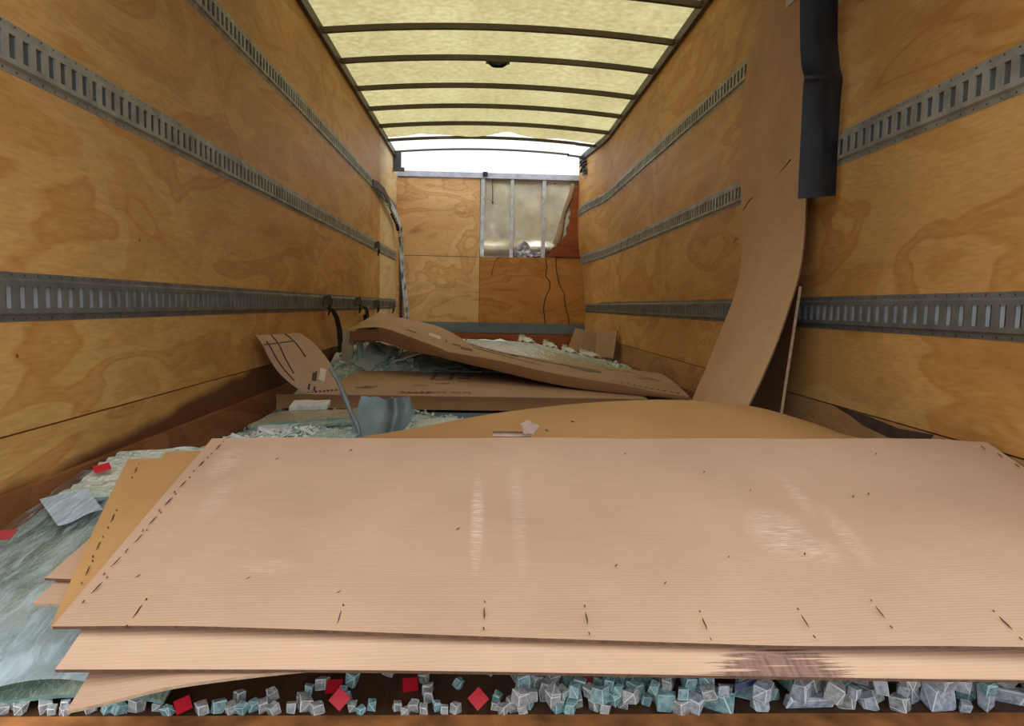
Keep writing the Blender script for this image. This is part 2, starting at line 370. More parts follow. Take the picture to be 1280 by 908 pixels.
# ------------------------------------------------------------------ the trailer box
XL, XR, Y0, YB, ZR = -1.2085, 1.34, 1.10, 9.12, 2.64
def bendR(v):
    """the far end of the right wall is pushed in"""
    x, y, z = v
    return (x - .13 * sm(7.5, 8.8, y) * sm(.7, 1.8, z), y, z)
mb = MB(); mb.box(XL - .06, XR + .06, Y0, YB + .1, -.08, 0); tag(mb.build('floor', M['floor']), kind='structure')
mb = MB(); mb.box(-60, 60, -60, 60, -1.25, -1.15); tag(mb.build('ground', M['ground']), kind='structure')
mb = MB(); mb.box(XL, XR, .99, 1.124, -.10, .004)
tag(mb.build('trim_1', M['rust']), kind='structure')

wl = MB(); wl.box(XL - .06, XL - .02, Y0, YB + .1, -.1, ZR + .02); wl = tag(wl.build('wall_left', M['shell']), kind='structure')
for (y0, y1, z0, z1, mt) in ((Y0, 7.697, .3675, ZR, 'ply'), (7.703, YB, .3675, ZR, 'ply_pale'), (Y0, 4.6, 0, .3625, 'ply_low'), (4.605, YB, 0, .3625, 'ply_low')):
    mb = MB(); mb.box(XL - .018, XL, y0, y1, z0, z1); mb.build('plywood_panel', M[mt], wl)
wr = MB(); wr.box(XR + .02, XR + .06, Y0, YB + .1, -.1, ZR + .02); wr = tag(wr.build('wall_right', M['shell']), kind='structure')
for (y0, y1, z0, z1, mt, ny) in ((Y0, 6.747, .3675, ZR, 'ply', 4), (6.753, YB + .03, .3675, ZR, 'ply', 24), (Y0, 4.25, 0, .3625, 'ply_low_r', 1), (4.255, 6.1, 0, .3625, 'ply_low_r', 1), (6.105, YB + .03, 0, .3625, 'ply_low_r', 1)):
    mb = MB()
    if mt == 'ply':
        # split in height so that the push-in stays a curve
        nz = 8; v = []; f = []
        for i in range(ny + 1):
            y = y0 + (y1 - y0) * i / ny
            for j in range(nz + 1):
                z = z0 + (z1 - z0) * j / nz
                v += [bendR((XR, y, z)), bendR((XR + .018, y, z))]
        q = lambda i, j, s: 2 * (i * (nz + 1) + j) + s
        for i in range(ny):
            for j in range(nz):
                for s in (0, 1): f.append([q(i, j, s), q(i + 1, j, s), q(i + 1, j + 1, s), q(i, j + 1, s)])
        for i in range(ny):
            for j in (0, nz): f.append([q(i, j, 0), q(i + 1, j, 0), q(i + 1, j, 1), q(i, j, 1)])
        for j in range(nz):
            for i in (0, ny): f.append([q(i, j, 0), q(i, j + 1, 0), q(i, j + 1, 1), q(i, j, 1)])
        mb.add(v, f)
    else: mb.box(XR, XR + .018, y0, y1, z0, z1)
    mb.build('plywood_panel', M[mt], wr)
# black rubbed wedge low on the right wall
pts = [(1.93, .362), (2.10, .350), (2.30, .362), (2.52, .364), (2.40, .345), (2.30, .322), (2.15, .31), (1.95, .335)]
v = [(XR - .0012, y, z) for y, z in pts] + [(XR - .0002, y, z) for y, z in pts]; n = len(pts)
link('scuff_mark', v, [list(range(n)), list(range(n, 2 * n))] + [[i, (i + 1) % n, n + (i + 1) % n, n + i] for i in range(n)], M['scuff'], wr)
# kick boards and top rails
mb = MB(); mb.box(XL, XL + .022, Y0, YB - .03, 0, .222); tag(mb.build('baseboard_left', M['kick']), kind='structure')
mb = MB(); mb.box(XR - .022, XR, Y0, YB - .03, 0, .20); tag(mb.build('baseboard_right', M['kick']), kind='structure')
mb = MB(); mb.box(XL, XL + .03, Y0, YB - .2, ZR - .055, ZR + .015); tag(mb.build('trim_2', M['rail']), kind='structure')
mb = MB(); mb.box(XR - .03, XR, Y0, YB - .2, ZR - .055, ZR + .015, bendR, 30); tag(mb.build('trim_3', M['rail']), kind='structure')

# front (far) wall
wb = MB(); wb.box(XL - .06, XR + .06, YB + .13, YB + .15, -.1, 1.36); wb = tag(wb.build('wall_back', M['shell']), kind='structure')
def panel(out, mt, name='plywood_panel', y=YB, th=.018): return prism(out, y, y + th, name, M[mt], wb)
panel([(XL, 1.372), (-.108, 1.372), (-.108, 2.40), (XL, 2.385)], 'ply_b')
panel([(XL, .30), (-.102, .30), (-.102, 1.366), (XL, 1.366)], 'ply_b')
cr1 = [(.775, .30), (.80, .52), (.775, .70), (.80, .85), (.86, .98), (.855, 1.06), (.79, 1.13), (.81, 1.25), (.785, 1.378)]
cr2 = [(1.10, .30), (1.125, .55), (1.09, .66), (1.055, .80), (1.06, .90), (.99, 1.00), (.965, 1.08), (.935, 1.22), (.925, 1.378)]
g = .007
panel([(-.096, .30)] + [(x - g, z) for x, z in cr1] + [(-.096, 1.366)], 'ply_dark')
panel([(x + g, z) for x, z in cr1] + [(x - g, z) for x, z in cr2[::-1]], 'ply_dark', y=YB - .012)
panel([(x + g, z) for x, z in cr2] + [(XR, 1.385), (XR, .30)], 'ply_dark', y=YB + .004)
jag = [(.82, 1.392), (.80, 1.42), (.86, 1.47), (.865, 1.50), (.93, 1.535), (.95, 1.58), (1.0, 1.60), (1.03, 1.67), (1.065, 1.69), (1.05, 1.78), (1.09, 1.85), (1.08, 1.92), (1.11, 2.02), (1.105, 2.10), (1.15, 2.18), (1.16, 2.28), (1.20, 2.40)]
jj = []
for a, b in zip(jag, jag[1:]):
    jj += [a, ((a[0] + b[0]) / 2 + random.uniform(-.018, .018), (a[1] + b[1]) / 2 + random.uniform(-.01, .01))]
panel(jj + [jag[-1], (XR, 2.41), (XR, 1.392)], 'ply_wet', y=YB - .02)
mb = MB(); mb.box(XL, XR, YB + .024, YB + .03, 0, 1.366); mb.box(XL, -.12, YB + .024, YB + .03, 1.366, 2.40); mb.box(.90, XR, YB + .024, YB + .03, 1.3661, 1.42); mb.build('backing_board', M['shell'], wb)
# header rail, studs, dented outer skin
mb = MB(); mb.box(XL, 1.24, YB - .02, YB + .12, 2.405, 2.475); mb.build('header_rail', M['alu_dull'], wb)
for x0, x1 in ((-.095, -.045), (.30, .345), (.725, .775)):
    mb = MB(); mb.box(x0, x1, YB + .005, YB + .035, 1.37, 2.404); mb.box(x0, x0 + .006, YB + .035, YB + .09, 1.37, 2.404); mb.build('stud', M['alu'], wb)
nx, nz_ = 30, 26; grid = []
for i in range(nx + 1):
    row = []
    for j in range(nz_ + 1):
        x = -.12 + 1.46 * i / nx; z = 1.33 + 1.10 * j / nz_
        y = YB + .105 + .035 * ns(x * 1.3, z * .6, 1.6) + .006 * ns(x, z, 4, 3)
        y -= .055 * sm(1.62, 1.50, z) * sm(1.38, 1.5, z) * (.6 + .8 * ns(x, z, 5, 9))   # creased low down
        x2 = x
        row.append((x2, y, z))
    grid.append(row)
slab('outer_skin', grid, .003, M['skin'], wb, down=(0, -1, 0))
# peeled curl of skin and crumpled lower fold
grid = []
for i in range(13):
    t = i / 12; row = []
    for j in range(9):
        a = -1.2 + 2.6 * j / 8
        c = Vector((.86 + .24 * t, YB + .04, 1.58 + .80 * t)); r = .10 - .03 * t + .015 * math.sin(t * 9)
        row.append(c + Vector((math.cos(a) * r, -math.sin(a) * .5 * r - .01, -math.cos(a) * r * .5)))
    grid.append(row)
slab('peeled_skin', grid, .003, M['skin'], wb)
grid = [[(.37 + .36 * i / 14, YB + .02 + .05 * ns(i * .37, j * .6, 1.3) - .02 * j / 6, 1.375 + (.21 * j / 6) * (.35 + .65 * math.sin(math.pi * min(1, (i + 1) / 11))) + .03 * ns(i * .5, j, 1.)) for j in range(7)] for i in range(15)]
slab('crumpled_fold', grid, .003, M['alu_dull'], wb, smooth=False)
mb = MB(); mb.box(XL, XR, YB - .03, YB - .005, .352, .49); mb.build('steel_skirt', M['grey'], wb)
mb = MB(); mb.box(XL, XR, YB - .035, YB - .005, 0, .345); mb.build('kick_board', M['ply_wet'], wb)
mb = MB(); mb.box(XL, XL + .10, YB - .36, YB - .35, 2.44, 2.64); mb.box(XL, XL + .14, YB - .4, YB - .33, 2.40, 2.44); mb.build('corner_plate', M['darkgrey'], wb)
mb = MB(); mb.box(XL, XL + .035, YB - .03, YB - .002, .49, 2.38); mb.build('corner_batten', M['ply_b'], wb)
mb = MB(); mb.box(XL + .045, XL + .085, YB - .03, YB - .012, .49, 1.60)
cs = mb.build('corner_slotted_post', M['darkgrey'], wb)
mb = MB()
for i in range(20): mb.box(XL + .055, XL + .075, YB - .0315, YB - .0302, .53 + .052 * i, .556 + .052 * i)
tag(mb.build('slot', M['black'], cs), kind='stuff')
mb = MB(); mb.box(-.075, -.01, YB - .06, YB - .02, 2.43, 2.48); tag(mb.build('marker_box', M['black'], None), 'small black box fixed on the pale header rail of the far wall', 'fitting')
mb = MB(); mb.tube([(.055, YB - .03, 2.40), (.058, YB - .03, 2.25), (.062, YB - .03, 2.10)], .005, 6); mb.tube([(.062, YB - .03, 2.10), (.062, YB - .03, 2.07)], .010, 6)
tag(mb.build('hanging_wire', M['black']), 'short straight black wire hanging in front of the bare skin on the far wall', 'wire')
mb = MB(); mb.tube([(.21, YB - .03, 1.36), (.17, YB - .035, 1.37), (.11, YB - .03, 1.32), (.075, YB - .025, 1.2), (.06, YB - .02, 1.11)], .004, 6)
tag(mb.build('hanging_wire', M['black']), 'thin curved dark wire hanging on the amber plywood below the bare skin', 'wire')
# torn splinters at the top right corner
random.seed(3)
mb = MB()
for i in range(14):
    z = 2.40 + .24 * i / 13; y = 8.55 + random.uniform(-.1, .25); x = bendR((XR, y, z))[0]
    mb.obox((x - .01 - random.random() * .02, y, z), (.012 + .02 * random.random(), 0, .008), (0, .03 + .03 * random.random(), 0), (.004, 0, .012))
tag(mb.build('torn_edge', M['darkgrey'], wr), kind='stuff')

# ------------------------------------------------------------------ roof
def arch(x): t = (x - (XL + XR) / 2) / ((XR - XL) / 2); return ZR + .012 + .065 * (1 - t * t)
ceil = bpy.data.objects.new('ceiling', None); C.objects.link(ceil); ceil['kind'] = 'structure'
grid = []
for i in range(45):
    x = XL + (XR - XL) * i / 44; row = []
    ye = 8.12 + .10 * ns(x, 0, 2.6, 5) + .05 * ns(x, 1, 7, 2)
    for j in range(61):
        y = Y0 + (ye - Y0) * (j / 60)
        z = arch(x) + .003 * ns(x, y, 3) + (.005 + .09 * ns(x, 2, 2.2, 4)) * sm(7.62, 8.2, y) * (1 - abs(2 * i / 44 - 1) ** 3)
        row.append((x, y, z))
    grid.append(row)
slab('roof_sheet', grid, .0012, M['roof'], ceil, down=(0, 0, -1))
dr = bpy.data.objects.new('unseen_light_blocker', None); C.objects.link(dr); dr['kind'] = 'structure'  # unseen roll-up door, added to block roof light over the near end
for i in range(6):
    mb = MB(); mb.box(XL + .05, XR - .05, 1.14 + .42 * i, 1.55 + .42 * i, 2.50, 2.53); mb.build('light_blocker_panel', M['alu_dull'], dr)
for x in (XL + .03, XR - .05):
    mb = MB(); mb.box(x, x + .02, 1.12, 3.68, 2.47, 2.50); mb.build('light_blocker_track', M['track'], dr)
bows = [8.66, 8.12, 7.50, 6.86, 6.24, 5.56, 4.96] + [4.96 - .61 * i for i in range(1, 7)]
for y in bows:
    pts = [(XL + .012 + (XR - XL - .024) * i / 24, y, arch(XL + .012 + (XR - XL - .024) * i / 24) - .026) for i in range(25)]
    if y > 8: pts = [(bendR((p[0], p[1], ZR))[0] if p[0] > 1.1 else p[0], p[1], p[2] - (.012 if y > 8.5 else 0)) for p in pts]
    th = .020 if y > 8.5 else (.030 if y > 8 else .038)
    mb = MB(); mb.ribbon(pts, (0, 1, 0), .032, th); mb.build('roof_bow', M['bow'], ceil)
t = thing('roof_fitting', 'small dark fitting with rounded underside on a roof bow', 'fitting', (0, 5.56, arch(.06) - .05))
mb = MB(); mb.box(-.035, .155, 5.53, 5.59, arch(.06) - .062, arch(.06) - .047); mb.build('base_plate', M['bow'], t, lo(t))
grid = [[(.06 + (.075 - .03 * (j / 6) ** 2) * math.cos(a * math.pi / 8), 5.56 + .03 * math.sin(a * math.pi / 8), arch(.06) - .062 - .026 * j / 6) for j in range(7)] for a in range(17)]
slab('cover', grid, .004, M['black'], t, lo(t))

# ------------------------------------------------------------------ slotted tracks
def track(side, z, y0, y1, label, phase):
    s = 1 if side == 'L' else -1; X = XL if side == 'L' else XR; P = .0508
    fn = ident if side == 'L' else bendR
    t = thing('cargo_track', label, 'track', (X, y0, z), 'slotted cargo tracks along the walls')
    pf = [(.0015, -.0635), (.0025, -.0480), (.013, -.0425)]; pf = pf + [(.013, -.029), (.013, .029)] + [(a, -b) for a, b in pf[::-1]]
    v = []; f = []
    n = int((y1 - y0) / P)
    V = lambda p, y, zz: v.append(fn((X + s * p, y, z + zz))) or len(v) - 1
    for c in range(n):
        ya = y0 + c * P; yb = ya + P; sa = ya + .012; sb = ya + .0385
        for (a, b), (c2, d) in zip(pf, pf[1:]):
            if (b, d) == (-.029, .029): continue
            f.append([V(a, ya, b), V(a, yb, b), V(c2, yb, d), V(c2, ya, d)])
        for (p, q) in ((ya, sa), (sb, yb)): f.append([V(.013, p, -.029), V(.013, q, -.029), V(.013, q, .029), V(.013, p, .029)])
        for (p, q) in ((sa, sa), (sb, sb)): f.append([V(.013, p, -.029), V(.002, p, -.029), V(.002, p, .029), V(.013, p, .029)])
        for zz in (-.029, .029): f.append([V(.013, sa, zz), V(.013, sb, zz), V(.002, sb, zz), V(.002, sa, zz)])
    for zz in (-1, 1): f.append([V(.0015, y0, zz * .0635), V(.0015, y0 + n * P, zz * .0635), V(.0002, y0 + n * P, zz * .0635), V(.0002, y0, zz * .0635)])
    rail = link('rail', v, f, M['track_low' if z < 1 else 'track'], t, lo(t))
    # bent tongue seen through each slot
    mb = MB(); near = .031 if z < 1 else .026
    for c in range(n):
        ya = y0 + c * P
        far = ya + .040
        q = [(X + s * .0012, ya + near, z - .031), (X + s * .0012, ya + near, z + .031), (X + s * .0085, far, z + .031), (X + s * .0085, far, z - .031)]
        mb.add([fn(a) for a in q], [[0, 1, 2, 3]])
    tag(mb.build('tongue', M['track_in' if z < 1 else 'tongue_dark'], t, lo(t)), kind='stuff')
    mb = MB(); mb.box(X + s * .0004, X + s * .001, y0 + .004, y0 + n * P - .004, z - .032, z + .032, fn, 40); mb.build('slot_shade_backing', M['nail_slot_shade'], t, lo(t))  # black strip painting the shade inside the slots
    mb = MB()
    for c in range(n):
        for zz in (-.056, .056):
            y = y0 + c * P; mb.add([fn((X + s * .0028, y + .0032 * math.cos(a), z + zz + .0032 * math.sin(a))) for a in (0, 1.05, 2.09, 3.14, 4.19, 5.24)], [[0, 1, 2, 3, 4, 5]])
    tag(mb.build('nail_hole', M['nail_slot_shade'], t, lo(t)), kind='stuff')
    return t
ph = 1.7408 - 12 * .0508 - .0253; phr = 1.6853 - 11 * .0508 - .0253
for side, nm, p0 in (('L', 'left', ph), ('R', 'right', phr)):
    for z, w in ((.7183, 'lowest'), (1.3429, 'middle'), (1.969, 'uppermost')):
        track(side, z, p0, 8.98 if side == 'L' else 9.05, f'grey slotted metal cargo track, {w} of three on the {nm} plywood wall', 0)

# ------------------------------------------------------------------ straps on the left wall
def hookset(name, label, y, z, hang, wid=.05, cat='strap', buckle=False):
    t = thing(name, label, cat, (XL, y, z))
    mb = MB(); mb.ribbon([(XL + .014, y - .03, z + .005), (XL + .05, y, z + .02), (XL + .06, y + .03, z - .02), (XL + .04, y + .05, z - .06)], (0, .5, .85), .085, .01); mb.build('hook', M['hook'], t, lo(t))
    if hang:
        mb = MB(); mb.ribbon(hang, (.6, .8, 0), wid, .006); mb.build('webbing', M['strap'], t, lo(t))
        if buckle:
            e = Vector(hang[-1]); mb = MB()
            for d in (-.05, .03): mb.obox(e + Vector((.0, d, -.03)), (.02, 0, 0), (0, .018, 0), (0, -.03, .09))
            mb.obox(e + Vector((0, .01, -.09)), (.025, 0, 0), (0, .06, 0), (0, 0, .04)); mb.build('buckle', M['hook'], t, lo(t))
    return t
hookset('cargo_strap', 'dark webbing strap hanging from the lowest left track to the glass', 5.02, .722,
        [(XL + .04, 5.06, .68), (XL + .05, 5.16, .655), (XL + .05, 5.28, .60), (XL + .045, 5.40, .50), (XL + .04, 5.46, .36), (XL + .04, 5.50, .22)])
hookset('cargo_strap', 'short black strap with buckle dangling from the lowest left track', 6.22, .722,
        [(XL + .04, 6.26, .70), (XL + .06, 6.42, .685), (XL + .06, 6.55, .65), (XL + .05, 6.60, .60), (XL + .05, 6.60, .55)], .045, buckle=True)
hookset('track_hook', 'small dark hook left in the far end of the lowest left track', 7.25, .705, None, cat='hook')
hookset('track_hook', 'small dark hook left in the middle left track near the corner', 7.28, 1.325, None, cat='hook')
hookset('track_hook', 'small dark hook at the corner end of the lowest left track', 8.45, .69, None, cat='hook')
t = thing('ratchet_strap', 'ratchet strap drooping from the uppermost left track down the far corner', 'strap', (XL + .03, 7.25, 1.95))
mb = MB(); mb.ribbon([(XL + .016, 7.12, 1.955), (XL + .04, 7.3, 1.965), (XL + .06, 7.6, 1.95), (XL + .06, 7.95, 1.90), (XL + .06, 8.2, 1.84)], (0, 0, 1), .08, .012); mb.build('ratchet_handle', M['hook'], t, lo(t))
mb = MB(); mb.ribbon([(XL + .05, 7.9, 1.90), (XL + .06, 8.3, 1.86), (XL + .07, 8.6, 1.80), (XL + .07, 8.9, 1.72)], (0, .35, 1), .09, .02); mb.build('ratchet_body', M['web'], t, lo(t))
mb = MB(); mb.tube([(XL + .03, 8.45, 1.82), (XL + .05, 8.7, 1.74), (XL + .06, 8.78, 1.66)], .022, 6); mb.build('ratchet_hook', M['hook'], t, lo(t))
mb = MB(); mb.ribbon([(XL + .07, 8.9, 1.72), (XL + .075, 9.02, 1.45), (XL + .10, 9.04, 1.05), (XL + .135, 9.05, .75), (XL + .16, 9.05, .45), (XL + .165, 9.05, .2)], (1, .1, 0), .055, .006); mb.build('webbing', M['web'], t, lo(t))

# ------------------------------------------------------------------ crushed glass filling the floor
def zg(x, y):
    """height of the rubble"""
    z = .02 + .13 * sm(1.45, 2.3, y) + .02 * sm(2.4, 3.2, y)
    z += .16 * sm(4.75, 5.4, y) * sm(.6, -.4, x)
    z -= .07 * sm(-.75, -1.15, x) * sm(4.5, 2.2, y)
    z -= .07 * sm(6.8, 7.8, y)
    z -= (.045 + .05 * sm(-.35, .1, x)) * sm(2.75, 3.15, y) * sm(4.3, 3.8, y)
    return z + .022 * ns(x, y, 3.2) + .015 * ns(x, y, 8, 4)
rub = []
nx_, ny_ = 70, 170
for i in range(nx_ + 1):
    x = XL + .03 + (XR - XL - .06) * i / nx_
    rub.append([(x, 1.40 + (8.95 - 1.40) * j / ny_, max(.006, zg(x, 1.40 + (8.95 - 1.40) * j / ny_))) for j in range(ny_ + 1)])
v = [p for r in rub for p in r]; I = lambda i, j: i * (ny_ + 1) + j
f = [[I(i, j), I(i + 1, j), I(i + 1, j + 1), I(i, j + 1)] for i in range(nx_) for j in range(ny_)]
base_n = len(v)
random.seed(11)
mi = [0] * len(f)
def shard(x, y, z, s):
    a = Vector((random.uniform(-1, 1), random.uniform(-1, 1), random.uniform(-.5, .5))).normalized()
    b = a.orthogonal().normalized(); c = a.cross(b)
    a *= s * random.uniform(.5, 1.3); b *= s * random.uniform(.3, 1.0); c *= s * random.uniform(.08, .35)
    o = Vector((x, y, z)); n = len(v)
    v.extend([o - a - b, o + a - b * .6, o + a * .7 + b, o - a * .8 + b * .7, o - a + c - b, o + a + c - b * .5, o + a * .6 + b + c, o - a * .7 + b * .6 + c])
    for q in ([0, 1, 2, 3], [7, 6, 5, 4], [0, 4, 5, 1], [1, 5, 6, 2], [2, 6, 7, 3], [3, 7, 4, 0]): f.append([n + w for w in q]); mi.append(k_m)
for k_ in range(9000):
    x = random.uniform(XL + .05, XR - .05); y = random.choice([random.uniform(2.0, 3.6), random.uniform(2.0, 3.6), random.uniform(4.6, 6.6), random.uniform(3.5, 8.8)])
    k_m = random.choice([0, 0, 1, 2, 2]); shard(x, y, zg(x, y) + random.uniform(0, .018), random.uniform(.006, .026) * (1.15 if y > 4.6 else .8))
rb = link('glass_rubble', v, f, [M['glass_pale'], M['glass_white'], M['glass_teal']], None, (0, 0, 0), False, mi)
tag(rb, 'pale green crushed windshield glass heaped over the trailer floor', 'broken glass', None, 'stuff')

# film-wrapped shattered windshield, front left
def gz(y): return .03 + .19 * (y - 1.16)
grid = []
for i in range(33):
    x = -1.183 + .63 * i / 32; row = []
    yend = 2.06 + .05 * ns(x, 0, 5) + .03 * ns(x, 3, 17) - .26 * sm(-1.08, -1.19, x)
    for j in range(41):
        y = 1.145 + (yend - 1.145) * j / 40
        row.append((x, y, gz(y) + .012 * ns(x, y, 5) + .008 * ns(x * 2, y, 9, 3)))
    grid.append(row)
t = thing('wrapped_windshield', 'shattered green windshield wrapped in clear film against the left wall', 'windshield', (-.9, 1.6, .05))
slab('glass', grid, .008, [M['glass_green'], M['glass_edge']], t, lo(t))
g2 = []
for i in range(41):
    x = -1.18 + .62 * i / 40; row = []
    for j in range(31):
        y = 1.135 + .86 * j / 30
        fold = .016 * abs(math.sin(24 * (y * .75 - x * .35) + 3 * ns(x, y, 4))) * (.35 + .65 * sm(1.7, 1.2, y))
        row.append((x, y, gz(y) + .022 + fold + .010 * ns(x, y, 6, 7)))
    g2.append(row)
slab('film_wrap', g2, .0012, M['film'], t, lo(t))
g3 = []
for i in range(21):
    x = -1.14 + .4 * i / 20
    g3.append([(x, 1.90 + .32 * j / 20 - .1 * (1 - i / 20), gz(1.90 + .32 * j / 20) + .014 + .012 * ns(x, j, 3) + .01 * ns(x * 3, j * .2, 4)) for j in range(21)])
tp = thing('broken_windshield', 'pale yellowish broken windshield corner poking out behind the film-wrapped one', 'windshield', (-.95, 2.0, .1))
slab('glass', g3, .01, [M['glass_pale'], M['glass_edge']], tp, lo(tp))

def flat_quad(name, pts, th, mat, label, cat, n=6):
    q = [Vector(p) for p in pts]
    grid = [[q[0].lerp(q[1], i / n).lerp(q[3].lerp(q[2], i / n), j / n) + Vector((0, 0, .004 * math.sin(i * 1.1) * math.sin(j * .9))) for j in range(n + 1)] for i in range(n + 1)]
    o = slab(name, grid, th, mat, None, tuple(sum(q, Vector()) / 4)); return tag(o, label, cat)
flat_quad('film_slip', [Vector((x, y, gz(y) + .042)) for x, y in ((-1.165, 1.775), (-1.085, 1.845), (-.975, 1.725), (-1.035, 1.64))], .001, M['blue_film'], 'pale blue square slip lying on the film-wrapped windshield', 'slip')
def sticker(x, y, z, s, mat, label, tilt=(0, 0, 1), rot=.6):
    n = Vector(tilt).normalized(); a = n.orthogonal().normalized(); b = n.cross(a)
    rot += .785
    d1 = (a * math.cos(rot) + b * math.sin(rot)) * s; d2 = (b * math.cos(rot) - a * math.sin(rot)) * s
    mb = MB(); mb.obox((x, y, z), d1, d2, n * .0012); tag(mb.build('red_sticker', M[mat], None, (x, y, z)), label, 'sticker')
sticker(-1.10, 1.95, .232, .021, 'red', 'red sticker on the pale windshield corner beside the left kick board', (0, -.3, 1))
sticker(-1.12, 1.575, .163, .022, 'red_d', 'faded red sticker on the film-wrapped windshield at its left edge', (0, -.2, 1), .2)

# ------------------------------------------------------------------ cardboard in front
def zt(x, y): return .366 + .0197 * (x + .7) + .28 * (y - 1.736)
def plane_sheet(name, q, off, mats, label, nu=24, nv=16, bow=None, th=.006, cat='cardboard'):
    q = [Vector((*p, 0)) for p in q]; grid = []
    for i in range(nu + 1):
        row = []
        for j in range(nv + 1):
            p = q[0].lerp(q[1], i / nu).lerp(q[3].lerp(q[2], i / nu), j / nv)
            z = zt(p.x, p.y) + off + (bow(i / nu, j / nv, p) if bow else 0)
            row.append((p.x, p.y, z))
        grid.append(row)
    c = sum((Vector(r[0]) + Vector(r[-1]) for r in (grid[0], grid[-1])), Vector()) / 4
    t = thing(name, label, cat, (c.x, c.y, c.z - .01)); slab('sheet', grid, th, mats, t, lo(t)); return t
def slits(t, pts, off, rot=0., ln=.016):
    for (x, y) in pts:
        for dy, l, w in ((0, ln, .0011), (-.034, .004, .0010), (.028, .003, .0012)):
            if ln < .013 and dy: continue
            yy = y + dy; xx = x + dy * rot
            d = Vector((rot, 1, .28)).normalized() * l; s = Vector((1, -rot, 0)).normalized() * w * (1 + random.random() * .7)
            c = Vector((xx, yy, zt(xx, yy) + off + .0006)); up = Vector((0, -.2, 1)) * .0004
            v = [c - d + up, c + s - d * .3 + up, c + d + up, c - s + d * .5 + up, c - d - up, c + s - d * .3 - up, c + d - up, c - s + d * .5 - up]
            link('slit', v, [[0, 1, 2, 3], [7, 6, 5, 4], [0, 4, 5, 1], [1, 5, 6, 2], [2, 6, 7, 3], [3, 7, 4, 0]], M['slit'], t, lo(t))
random.seed(5)
def top_bow(u, v, p):
    return .004 * ns(p.x, p.y, 3) - .022 * sm(.93, 1.0, u) * (1 - .6 * v) + .004 * math.sin(u * 9) * (1 - v) - .004 * sm(.75, .6, u) * 0
top = plane_sheet('cardboard_sheet', [(-.70, 1.085), (1.325, .975), (1.325, 1.70), (-.70, 1.736)], 0, [M['card_top'], M['flute']],
                  'large flat tan cardboard sheet with staple slits, topmost of the front stack', 60, 24, top_bow)
S1 = [(-.576, 1.111), (-.495, 1.109), (-.236, 1.089), (.005, 1.092), (.176, 1.077), (.37, 1.06), (.54, 1.061), (.678, 1.079), (.875, 1.049), (1.06, 1.045)]
slits(top, S1, .0035, 0.02)
slits(top, [(-.663, 1.68), (-.671, 1.60), (-.675, 1.51), (-.675, 1.44), (-.675, 1.371), (-.674, 1.31), (-.68, 1.241), (-.676, 1.17)], .0035, .1)
slits(top, [(-.42, 1.19), (-.05, 1.33), (.25, 1.21), (.6, 1.46), (.62, 1.235), (.47, 1.23), (.86, 1.44), (.82, 1.43), (-.5, 1.62), (-.33, 1.66), (.35, 1.63), (.98, 1.62), (-.62, 1.2), (-.25, 1.15), (.33, 1.16), (.52, 1.54)], .0035, .9, .005)
slits(top, [(1.285, 1.66), (1.30, 1.62), (1.305, 1.57), (1.31, 1.52), (1.31, 1.46), (1.31, 1.40)], -.004, .15, .012)
# torn tab at the far edge of the top sheet
mb = MB(); grid = [[(.072 + .10 * i / 8 - .05, 1.728 + .008 * math.sin(a), .386 + .008 * math.cos(a)) for a in [2.6 * j / 6 for j in range(7)]] for i in range(9)]
slab('torn_curl', grid, .002, [M['tape'], M['slit']], top, lo(top))
o = [(.118 + .023 * math.cos(a) * (1 + .25 * math.sin(3 * a + 1)), 1.755 + .038 * math.sin(a) * (1 + .2 * math.sin(5 * a))) for a in [6.283 * i / 18 for i in range(18)]]
n = len(o); v = [(x, y, zt(x, y) + .014) for x, y in o] + [(x, y, zt(x, y) + .012) for x, y in o]
link('torn_flake', v, [list(range(n)), list(range(n, 2 * n))] + [[i, (i + 1) % n, n + (i + 1) % n, n + i] for i in range(n)], M['tape'], top, lo(top))

def strip_bow(u, v, p):     # front lip droops, its left end curls up a little
    return -.012 * sm(.2, 0, v) - .004 * sm(.5, 1., u) * sm(.6, 0, v) + .003 * math.sin(u * 7)
second = plane_sheet('cardboard_sheet', [(-.66, 1.025), (1.325, .955), (1.325, 1.62), (-.66, 1.66)], -.012, [M['card_wet'], M['flute']],
                     'tan cardboard sheet whose wet stained lip shows below the topmost sheet', 60, 30, strip_bow)
def third_bow(u, v, p): return -.01 * sm(.3, 0, v) + .012 * math.sin(u * 3.1) * sm(.5, 0, v) - .012 * sm(.3, 0, u) * sm(.5, 0, v) + .01 * sm(.6, 1, u)
plane_sheet('cardboard_sheet', [(-.62, .985), (-.06, 1.05), (.10, 1.5), (-.64, 1.55)], -.034, [M['card'], M['flute_l']],
            'tan cardboard lip curling out under the front stack, lowest at the left', 24, 16, third_bow)
dsh = plane_sheet('cardboard_sheet', [(-.725, 1.12), (-.40, 1.12), (-.40, 1.71), (-.885, 1.68)], -.026, [M['card_o'], M['flute_l']],
                  'ochre cardboard sheet with slits sticking out left of the big top sheet', 12, 12, lambda u, v, p: .006 * math.sin(v * 3))
slits(dsh, [(-.833, 1.617), (-.782, 1.42), (-.76, 1.326), (-.738, 1.251)], -.0195, -.25)
plane_sheet('cardboard_sheet', [(-.80, 1.55), (-.55, 1.55), (-.55, 1.765), (-.825, 1.75)], -.042, [M['card_o'], M['flute']],
            'small cardboard corner peeping out behind the ochre sheet near the left wall', 8, 8)
e1 = plane_sheet('cardboard_sheet', [(-.825, 1.262), (-.55, 1.24), (-.55, 1.50), (-.80, 1.46)], -.040, [M['card'], M['flute']],
                 'short tan cardboard end left of the ochre sheet, upper of two', 8, 8)
slits(e1, [(-.775, 1.30), (-.765, 1.40)], -.036, .15, .012)
